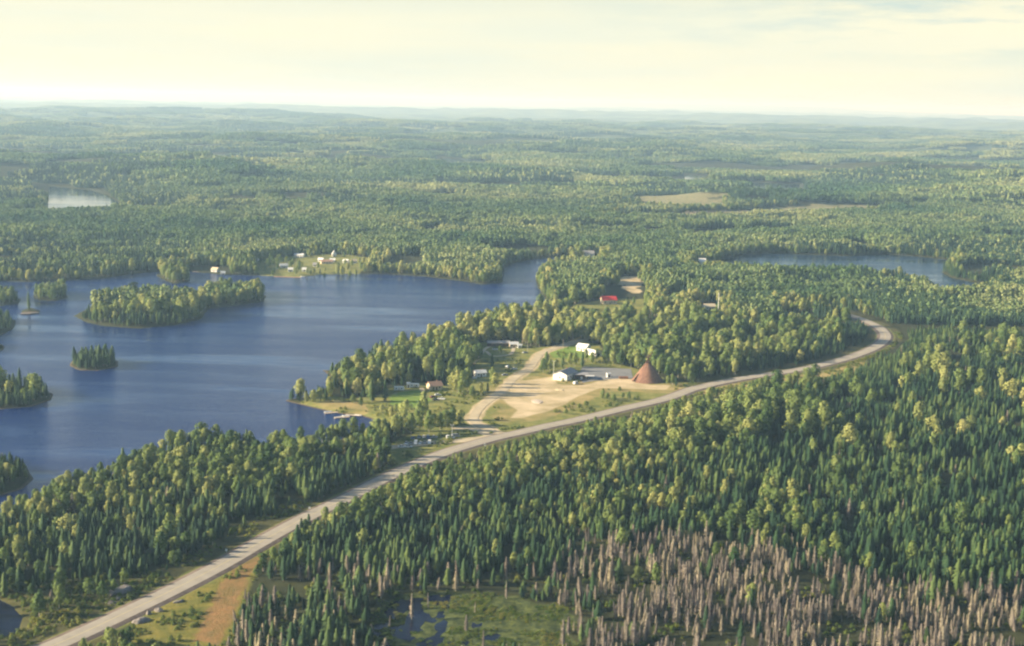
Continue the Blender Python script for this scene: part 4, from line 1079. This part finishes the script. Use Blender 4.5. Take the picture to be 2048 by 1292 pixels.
house('peach_cottage', 869, 778, 28, 9, 7, 3.0, 2.4, M_CREAM, M_PINKR, 'cream cottage with faded orange roof above the mown lawn', 'cottage', wins=2)
house('fishing_shelter', 703, 893, 2, 8, 4.5, 2.4, 1.1, M_DARKW, M_DARKW, 'dark brown shelter in the small clearing on the lake side of the highway', 'shelter', wins=2, chimney=False)
house('red_roof_house', 1217, 607, 14, 14.5, 10, 4.2, 3.2, M_CREAM, M_REDR, 'cream house with bright red roof in the clearing beyond the village', wins=3)
house('hidden_house', 1418, 619, 10, 11, 7, 3.6, 2.2, M_WHITE, M_CREAM, 'white house half hidden in the leafy trees beside the tall pale mast', wins=2)
house('lake_boathouse', 1129, 610, 0, 4.5, 4, 2.6, 1.2, M_WHITE, M_WHITE, 'small white boathouse at the water edge of the leafy peninsula', 'boathouse', wins=1, chimney=False, over=.3)
house('grey_bungalow', 1176, 513, 4, 15, 9, 4.4, 3.4, M_WHITE, M_GREYR, 'pale house alone at the wood edge beyond the narrow lake arm', wins=2)
house('hill_cabin', 1404, 532, 0, 8, 8, 6.5, 3, M_WHITE, M_WHITE, 'tall white cabin showing over trees left of the far inlet', 'cabin', wins=1)
FAR_H = [(431,543,10,8,M_WHITE,M_CREAM,'white cottage on the shore, westernmost of the far houses'),
 (446,547,6,5,M_CREAM,M_PALER,'tiny cream boathouse right beside the westernmost white cottage'),
 (511,525,9,7,M_WHITE,M_PALER,'pale house at the left end of the far shore meadow'),
 (599,514,15,8,M_WHITE,M_PALER,'long pale roofed house highest behind the far shore meadow'),
 (567,535,12,7,M_WHITE,M_WHITE,'long white house in the middle of the far shore meadow'),
 (581,543,7,7,M_WHITE,M_WHITE,'white boathouse directly above the long reddish dock'),
 (609,543,6,6,M_WHITE,M_PALER,'small pale cabin right of the big yellowish shore tree'),
 (642,523,8,6,M_WHITE,M_WHITE,'white cottage just left of the long orange roofed house'),
 (653,527,18,8,M_CREAM,M_PINKR,'long house with faded orange roof on the far shore'),
 (665,524,8,8,M_WHITE,M_WHITE,'square white house at the right end of the long orange roof'),
 (631,533,7,6,M_WHITE,M_GREYR,'little grey roofed cabin below the long orange roofed house'),
 (692,526,8,7,M_WHITE,M_WHITE,'white house right of the big round shore trees'),
 (708,526,8,7,M_WHITE,M_CREAM,'easternmost white house of the far shore meadow')]
for k, (px, py, w, d, wm, rm, lb) in enumerate(FAR_H):
    house('lakeside_house', px, py, (k * 37) % 50 - 25, w * .78, d * .78, 2.7, 1.9, wm, rm, lb, 'house', 'houses along the far shore', wins=2, chimney=k % 2 == 0)
def church():
    e = empty('church', 668, 513, 8, 'white church with a pointed steeple above the far shore houses', 'church')
    bm = bmesh.new(); prof = [(-3, -.3), (3, -.3), (3, 3.2), (0, 5.4), (-3, 3.2)]; bm_prism(bm, prof, 0, 9); bm_obj('nave', bm, M_WHITE, e)
    bm = bmesh.new(); bm_box(bm, -1.3, 1.3, -2.6, -.01, -.3, 5.6); bm_obj('tower', bm, M_WHITE, e)
    bm = bmesh.new(); bm_cyl(bm, (0, -1.3), 1.8, .05, 5.6, 8.6, 8); bm_obj('steeple', bm, M_PALER, e)
    bm = bmesh.new(); bm_box(bm, -.6, .6, -2.66, -2.58, 0, 2.2); bm_obj('door', bm, M_DARKW, e)
church()

# trailers, cars and trucks
def wheel_set(e, xs, yw, r=.34, w=.24):
    for xx in xs:
        for s in (-1, 1):
            bm = bmesh.new(); bm_cyl(bm, (0, 0), r, r, -w/2, w/2, 12, 'y'); o = bm_obj('wheel', bm, M_TYRE, e); o.location = (xx, s * (yw - w/2 + .02), r)
            bm = bmesh.new(); y0 = s * w/2; bm_cyl(bm, (0, 0), r*.55, r*.5, y0, y0 + s*.02, 10, 'y'); bm_obj('rim', bm, M_METAL, o)
def car(kind, mat, px, py, rot, label, group=None, cat='car'):
    e = empty({'car': 'parked_car', 'pickup': 'pickup_truck', 'van': 'parked_van'}[kind], px, py, rot, label, cat, group)
    bm = bmesh.new(); bm2 = bmesh.new()
    if kind == 'car':
        bm_prism(bm, [(-2.3,.32),(2.3,.32),(2.35,.62),(2.2,.85),(1.0,.95),(-1.7,.98),(-2.3,.92),(-2.38,.6)], -.9, .9, .05)
        bm_prism(bm2, [(-1.55,.96),(.95,.94),(.35,1.40),(-.95,1.43)], -.83, .83, .14); L_ = (1.4, -1.4)
        roof = (-.9, .3, 1.43)
    elif kind == 'pickup':
        bm_prism(bm, [(-2.6,.45),(2.5,.45),(2.55,.8),(2.4,1.05),(1.2,1.12),(-2.6,1.08)], -.95, .95, .04)
        bm_prism(bm2, [(-.5,1.10),(1.2,1.10),(.7,1.68),(-.35,1.70)], -.86, .86, .12); L_ = (1.6, -1.6); roof = (-.3, .65, 1.70)
    else:
        bm_prism(bm, [(-2.5,.35),(2.5,.35),(2.55,.9),(2.1,1.15),(1.5,1.95),(-2.45,2.0)], -.98, .98, .08)
        bm_prism(bm2, [(-2.2,1.25),(1.9,1.2),(1.45,1.75),(-2.2,1.78)], -.985, .985, .03); L_ = (1.6, -1.6); roof = (-2.3, 1.35, 2.0)
    bmesh.ops.bevel(bm, geom=bm.edges[:], offset=.05, segments=2, affect='EDGES')
    bm_obj('body', bm, mat, e); bm_obj('windows', bm2, M_GLASS, e)
    bm = bmesh.new(); bm_box(bm, roof[0], roof[1], -.7, .7, roof[2] - .02, roof[2] + .03); bm_obj('roof_panel', bm, mat, e)
    if kind == 'pickup':
        bm = bmesh.new(); bm_box(bm, -2.5, -.65, -.78, .78, 1.085, 1.10); bm_obj('cargo_bed', bm, M_TYRE, e)
    wheel_set(e, L_, .92, .36)
    for s in (-1, 1):
        bm = bmesh.new(); bm_box(bm, 2.33, 2.40, s*.62 - .16, s*.62 + .16, .6, .76); bm_obj('headlight', bm, M_METAL, e)
    return e
def trailer(px, py, rot, L2, label, name='camper_trailer'):
    e = empty(name, px, py, rot, label, 'trailer')
    h = 2.9; bm = bmesh.new(); bm_prism(bm, [(-L2/2,.5),(L2/2,.5),(L2/2+.25,1.5),(L2/2,h-.3),(L2/2-.5,h),(-L2/2+.4,h),(-L2/2,h-.4)], -1.25, 1.25, .08)
    bmesh.ops.bevel(bm, geom=bm.edges[:], offset=.08, segments=2, affect='EDGES'); bm_obj('body', bm, M_WHITE, e)
    for xx in (-L2*.28, L2*.25):
        for s in (-1, 1):
            bm = bmesh.new(); y0 = s * 1.235; bm_box(bm, xx - .5, xx + .5, min(y0, y0 + s*.05), max(y0, y0 + s*.05), 1.4, 2.1); bm_obj('window', bm, M_GLASS, e)
    bm = bmesh.new(); bm_box(bm, -.4, .35, -1.29, -1.22, .6, 2.4); bm_obj('door', bm, M_CREAM, e)
    bm = bmesh.new(); bm_box(bm, L2/2, L2/2 + 1.2, -.06, .06, .5, .62); bm_obj('hitch', bm, M_TYRE, e)
    wheel_set(e, (-.5, .5), 1.2, .34); return e
trailer(798, 781, 6, 6.8, 'big white camper trailer, left one of the two by the shaded wood edge')
trailer(829, 775, -4, 6.2, 'white camper trailer nearer the orange roofed cottage')
house('white_hut', 817, 775, 0, 2.4, 2.2, 2.8, .9, M_WHITE, M_WHITE, 'narrow white hut standing between the two camper trailers', 'hut', wins=0, chimney=False, over=.2)

gp = 'vehicles parked in the row beside the inlet trees'
cs = [M_CARW, M_CARG, M_CARW, M_CARW, M_CARG, M_CARW]
kinds = ['pickup', 'car', 'van', 'car', 'pickup', 'van']
words = ['first', 'second', 'third', 'fourth', 'fifth', 'last']
cn = {M_CARW.name: 'white', M_CARG.name: 'grey', M_CARB.name: 'blue', M_CARD.name: 'dark red', M_CARK.name: 'black'}
for k in range(6):
    car(kinds[k], cs[k], 813 + 9.2 * k, 888.5 - .3 * k, 262 + 3 * (k % 3), '%s from the lake end of the front vehicle row, a %s' % (words[k], {'car': cn[cs[k].name] + ' car', 'pickup': cn[cs[k].name] + ' pickup truck', 'van': cn[cs[k].name] + ' van'}[kinds[k]]), gp, 'car' if kinds[k] == 'car' else kinds[k])
bs = [(826, 877, M_CARB, 'car', 'blue car'), (838, 876, M_CARG, 'pickup', 'grey pickup truck'), (848, 875, M_CARW, 'car', 'white car'), (856, 877, M_CARB, 'van', 'blue van')]
for k, (px, py, m_, kd, nm) in enumerate(bs):
    car(kd, m_, px, py, 80 + 5 * k, '%s in the shaded back row by the inlet, %s' % (nm, ['westernmost', 'second from the west', 'third from the west', 'easternmost'][k]), gp, 'car' if kd == 'car' else kd)
car('car', M_CARW, 804, 895, 10, 'white car in front of the vehicle row, nearer the trees')
car('car', M_CARW, 817, 895, -5, 'white car in front of the vehicle row, nearer the orange bush')
car('pickup', M_CARG, 867, 876, 20, 'lone grey pickup truck right of the vehicle rows under the trees', cat='pickup')
car('van', M_CARW, 901, 877, 12, 'white van at the foot of the light pole by the service road', cat='van')
car('van', M_CARG, 911, 874, 12, 'pale grey van just right of the white van by the light pole', cat='van')
car('van', M_CARW, 1151, 768, 60, 'white van parked against the shaded side of the white gabled building', cat='van')
car('car', M_CARW, 990, 700, 5, 'white car parked on the oval driveway')
car('van', M_CARW, 1015, 736, 70, 'white van standing in the shade west of the side road', cat='van')
car('car', M_CARW, 1028, 739, 10, 'white car just right of the van in the shade west of the side road')
car('car', M_CARG, 1050, 706, 40, 'pale car by the upper stretch of the gravel side road')
car('car', M_CARG, 1010, 751, 20, 'pale car at the west edge of the gravel side road')
car('car', M_CARW, 876, 791, 15, 'white car nearest the orange roofed cottage')
car('pickup', M_CARW, 883, 799, -12, 'white pickup truck lowest of the cars below the cottage', cat='pickup')
car('car', M_CARD, 866, 795, 40, 'dark red car left of the white ones below the cottage')
car('car', M_CARK, 872, 801, 5, 'black car in front of the dark red one below the cottage')
car('car', M_CARK, 1248, 572, 30, 'dark car alone in the sandy clearing behind the red roofed house')
car('car', M_CARW, 947, 757, 15, 'white car at the left end of the pale roofed cabin')

# docks, boats
def dock(px, py, rot, L2, w, label, mat=None):
    e = empty('dock', px, py, rot, label, 'dock', z=0.0)
    bm = bmesh.new(); n = max(2, int(L2 / .55))
    for k in range(n):
        x0 = -L2/2 + L2 * k / n; bm_box(bm, x0, x0 + L2/n - .05, -w/2, w/2, .42, .52)
    bm_obj('deck', bm, mat or M_DOCKW, e)
    for s in (-1, 1):
        for q in (-.45, .45):
            bm = bmesh.new(); bm_cyl(bm, (q * L2, s * (w/2 + .1)), .12, .12, -2.2, .9, 8); bm_obj('post', bm, M_WOOD, e)
    return e
dock(663, 822, 28, 9, 2.4, 'pale plank dock at the outer end of the grassy point')
dock(684, 831, 24, 10, 2.6, 'pale plank dock in the middle, jutting furthest into the inlet')
dock(706, 827, -12, 10, 2.4, 'pale plank dock lying along the beach nearest the inlet')
dock(574, 552, -2, 30, 3.5, 'long reddish dock on the far shore below the white boathouse', M_PINKR)
dock(1115, 611, -40, 8, 2, 'small dock at the tip of the leafy peninsula')
dock(404, 542, -8, 22, 2.5, 'long pale dock below the westernmost far shore cottage')
def boat(px, py, rot, label, mat, L2=5.2):
    e = empty('motor_boat', px, py, rot, label, 'boat', 'small boats at the docks', z=0.0)
    V = []; Fq = []; st = [(-.5, .80), (-.2, .92), (.15, .9), (.36, .6), (.5, .05)]
    for f, w in st:
        V += [(f*L2, -w*.95, .62 + .12*(f > .3)), (f*L2, -w*.6, .02), (f*L2, w*.6, .02), (f*L2, w*.95, .62 + .12*(f > .3)), (f*L2*.96, w*.82, .60), (f*L2*.96, w*.5, .2), (f*L2*.96, -w*.5, .2), (f*L2*.96, -w*.82, .60)]
    n = 8
    for j in range(len(st) - 1):
        for i in range(n): Fq.append((j*n + i, j*n + (i+1) % n, (j+1)*n + (i+1) % n, (j+1)*n + i))
    Fq += [(0, 7, 6, 1), (1, 6, 5, 2), (2, 5, 4, 3)]
    me = mesh_np('hull', np.array(V), np.array(Fq)); link_mesh('hull', me, mat, e)
    for xx in (-.25, .1):
        bm = bmesh.new(); bm_box(bm, xx*L2, xx*L2 + .3, -.72, .72, .42, .47); bm_obj('seat', bm, M_WOOD, e)
    bm = bmesh.new(); bm_box(bm, -L2/2 - .3, -L2/2, -.15, .15, .3, 1.05, .04); bm_obj('outboard_motor', bm, M_TYRE, e)
boat(656, 820, 20, 'silver boat moored beside the outermost dock of the grassy point', M_CANOE)
boat(676, 831, 30, 'white boat tied to the left side of the middle dock', M_WHITE)
boat(692, 828, 10, 'silver boat tied between the middle dock and the beach dock', M_CANOE)
boat(716, 827, -20, 'white boat drawn up at the beach dock', M_WHITE)
boat(605, 551, 0, 'white boat at the right end of the long reddish far dock', M_WHITE)

# poles, signs, posts
def pole(name, px, py, h, label, head=None, r=.14, mat=None, z=None):
    e = empty(name, px, py, 0, label, {'light_pole': 'light pole', 'utility_pole': 'pole', 'radio_mast': 'mast', 'marker_post': 'post'}.get(name, 'pole'), z=z)
    bm = bmesh.new(); bm_cyl(bm, (0, 0), r, r*.6, -.5, h, 8); bm_obj('shaft', bm, mat or M_METAL, e)
    if head == 'lamp':
        bm = bmesh.new(); bm_box(bm, -.9, .9, -.07, .07, h - .1, h + .02); a = bm_obj('arm', bm, mat or M_METAL, e)
        bm = bmesh.new(); bm_box(bm, .5, 1.1, -.25, .25, h - .02, h + .3, .05); bm_box(bm, -1.1, -.5, -.25, .25, h - .02, h + .3, .05); bm_obj('lamp_head', bm, M_WHITE, a)
    elif head == 'cross':
        bm = bmesh.new(); bm_box(bm, -1.1, 1.1, -.06, .06, h - .9, h - .72); bm_obj('crossarm', bm, M_WOOD, e)
    elif head == 'plate':
        bm = bmesh.new(); bm_box(bm, -.5, .5, -r - .05, -r - .01, h - .9, h + .1); bm_obj('sign_plate', bm, M_WHITE, e)
    elif head == 'mast':
        for q in (.55, .75, .95):
            bm = bmesh.new(); bm_box(bm, -.8, .8, -.04, .04, h*q - .05, h*q + .05); bm_box(bm, -.5, .5, -.03, .03, h*q + .5, h*q + .58); bm_obj('antenna', bm, M_WHITE, e)
    return e
pole('light_pole', 1107, 752, 11, 'tall light pole with two lamp heads left of the white gabled building', 'lamp', .16)
pole('light_pole', 904, 878, 8.5, 'light pole above the white van on the service road', 'lamp', .15)
pole('utility_pole', 689, 899, 7, 'pale wooden pole beside the dark shelter in the lakeside clearing', 'cross', .15, M_PBARK)
pole('radio_mast', 1435, 655, 31, 'tall thin pale mast rising over the leafy woods', 'mast', .35, M_WHITE)
pole('utility_pole', 1126, 700, 9, 'pole at the upper bend of the gravel side road', 'cross', .15, M_PBARK)
pole('utility_pole', 1055, 703, 9, 'pole between the garden shed and the gravel side road', 'cross', .15, M_PBARK)
pole('marker_post', 453, 1105, 1.6, 'white marker post on the lake side of the highway, nearer the camera', 'plate', .1)
pole('marker_post', 619, 1021, 1.8, 'white marker post on the lake side of the highway, further up the road', 'plate', .1)
pole('marker_post', 912, 921, 3.0, 'pale sign post on the forest side of the highway below the vehicle rows', 'plate', .12)
pole('marker_post', 1178, 848, 2.6, 'small sign post on the forest side of the highway opposite the lot', 'plate', .1)
pole('marker_post', 970, 893, 1.6, 'white marker post at the highway edge by the road junction', 'plate', .1)

# rocks, gravel heap, logs
def rock(name, px, py, sx, sy, sz, seed, mat, label, cat, group=None, sub=3):
    bm = bmesh.new(); bmesh.ops.create_icosphere(bm, subdivisions=sub, radius=1)
    for v in bm.verts:
        p = v.co; n_ = fbm(np.array([p.x * 1.6 + seed]), np.array([p.y * 1.6 + p.z * 1.3 + seed]), seed, 4)[0]
        k = .62 + .75 * n_; v.co = Vector((p.x * k * sx, p.y * k * sy, max(p.z, -.3) * k * sz))
    x, y = G(px, py, GZ); o = bm_obj(name, bm, mat); o.location = (x, y, float(height(np.array([x]), np.array([y]))[0])); o.rotation_euler = (0, 0, seed); tag(o, label, cat, group)
rock('rock_outcrop', 243, 1182, 7, 3.2, 2.2, 1, M_ROCK, 'long pale grey rock outcrop at the shaded wood edge left of the highway', 'rock outcrop')
rock('boulder', 236, 1198, 1.3, 1.1, 1.1, 2, M_ROCK, 'white boulder just below the long outcrop left of the highway', 'boulder')
rock('boulder', 222, 1206, 2.2, 1.2, .9, 3, M_ROCK, 'brownish flat boulder at the lower end of the outcrop', 'boulder')
rock('rock_outcrop', 283, 1243, 3.6, 2.4, 1.5, 4, M_ROCK, 'pale rock outcrop at the foot of the bank right of the highway', 'rock outcrop')
rock('boulder', 297, 1228, 1.2, 1.0, 1.2, 5, M_ROCK, 'round pale boulder above the outcrop right of the highway', 'boulder')
rock('boulder', 318, 1222, 2.0, 1.2, 1.3, 6, M_ROCK, 'grey boulder nearest the yellow brush right of the highway', 'boulder')
rock('boulder', 357, 1204, 2.4, 1.2, .8, 7, M_ROCK, 'low pale boulder lying in the yellow green brush', 'boulder')
rock('gravel_heap', 1074, 803, 6.5, 4.0, .45, 8, M_DOCKW, 'low white gravel heap in the middle of the sandy lot', 'gravel heap')
rock('earth_mound', 1118, 780, 3.5, 2.2, .5, 9, M_SAND, 'low sand mound in front of the white gabled building', 'mound')
rock('rock_islet', 60, 624, 8, 6, .8, 10, M_BARK, 'tiny bare rock islet carrying one spindly spruce, near the left edge', 'islet')
e = empty('log_pile', 1247, 757, 4, 'long low pile of brown logs on the lot left of the wigwam', 'log pile')
for k in range(7):
    bm = bmesh.new(); r_ = .42; row = 0 if k < 4 else 1
    bm_cyl(bm, (0, 0), r_, r_ * .9, -3.3, 3.3, 10, 'y'); o = bm_obj('log', bm, M_BROWNR, e); o.rotation_euler = (0, 0, math.pi / 2)
    o.location = (0, (k - 1.5) * .86 if row == 0 else (k - 5) * .86, r_ + row * .72)

# old pine with a flat crown on the island
def pine():
    e = empty('pine_tree', 268, 606, 0, 'lone tall pine with a flat dark crown rising above the biggest island', 'pine tree')
    pb = PB(); pb.cone(.28, .1, -.3, 19, 8, 0); o = link_mesh('trunk', pb.mesh('trunk', [M_BARK]), None, e)
    pb = PB()
    for z, r, ox in ((18.6, 5.4, .3), (17.2, 4.2, -1.6), (15.6, 2.4, 1.4), (19.6, 3.0, .5)):
        for k in range(150):
            a = R() * 6.283; q = r * math.sqrt(R())
            leaf_quad(pb, (ox + q * math.cos(a), q * .8 * math.sin(a), z + U(-.45, .5)), .8, (U(-.5, .5), U(-.5, .5), 1), R())
    link_mesh('crown', pb.mesh('crown', [M_SPR]), None, e)
pine()


# ------------------------------------------------------------------ haze
HZ_TOP = 268.0
HZ = rectp(-42000, 42000, -1500, 63000)
def haze():
    V = np.array([(x, y, z) for z in (-4.2, HZ_TOP) for x, y in HZ])
    Fq = np.array([(0, 3, 2, 1), (4, 5, 6, 7), (0, 1, 5, 4), (1, 2, 6, 5), (2, 3, 7, 6), (3, 0, 4, 7)])
    me = mesh_np('haze', V, Fq)
    m = bpy.data.materials.new('haze'); m.use_nodes = True; n = m.node_tree.nodes; l = m.node_tree.links
    for nd in list(n):
        if nd.type == 'BSDF_PRINCIPLED': n.remove(nd)
    v = n.new('ShaderNodeVolumePrincipled'); v.inputs['Color'].default_value = (0.46, 0.72, 1.0, 1); v.inputs['Density'].default_value = 0.84e-4; v.inputs['Absorption Color'].default_value = (1, 1, 1, 1)
    v.inputs['Anisotropy'].default_value = 0.15
    l.new(v.outputs[0], n['Material Output'].inputs['Volume'])
    o = link_mesh('haze', me, m); tag(o, kind='stuff'); o['label'] = 'pale blue air haze over the whole landscape'
haze()
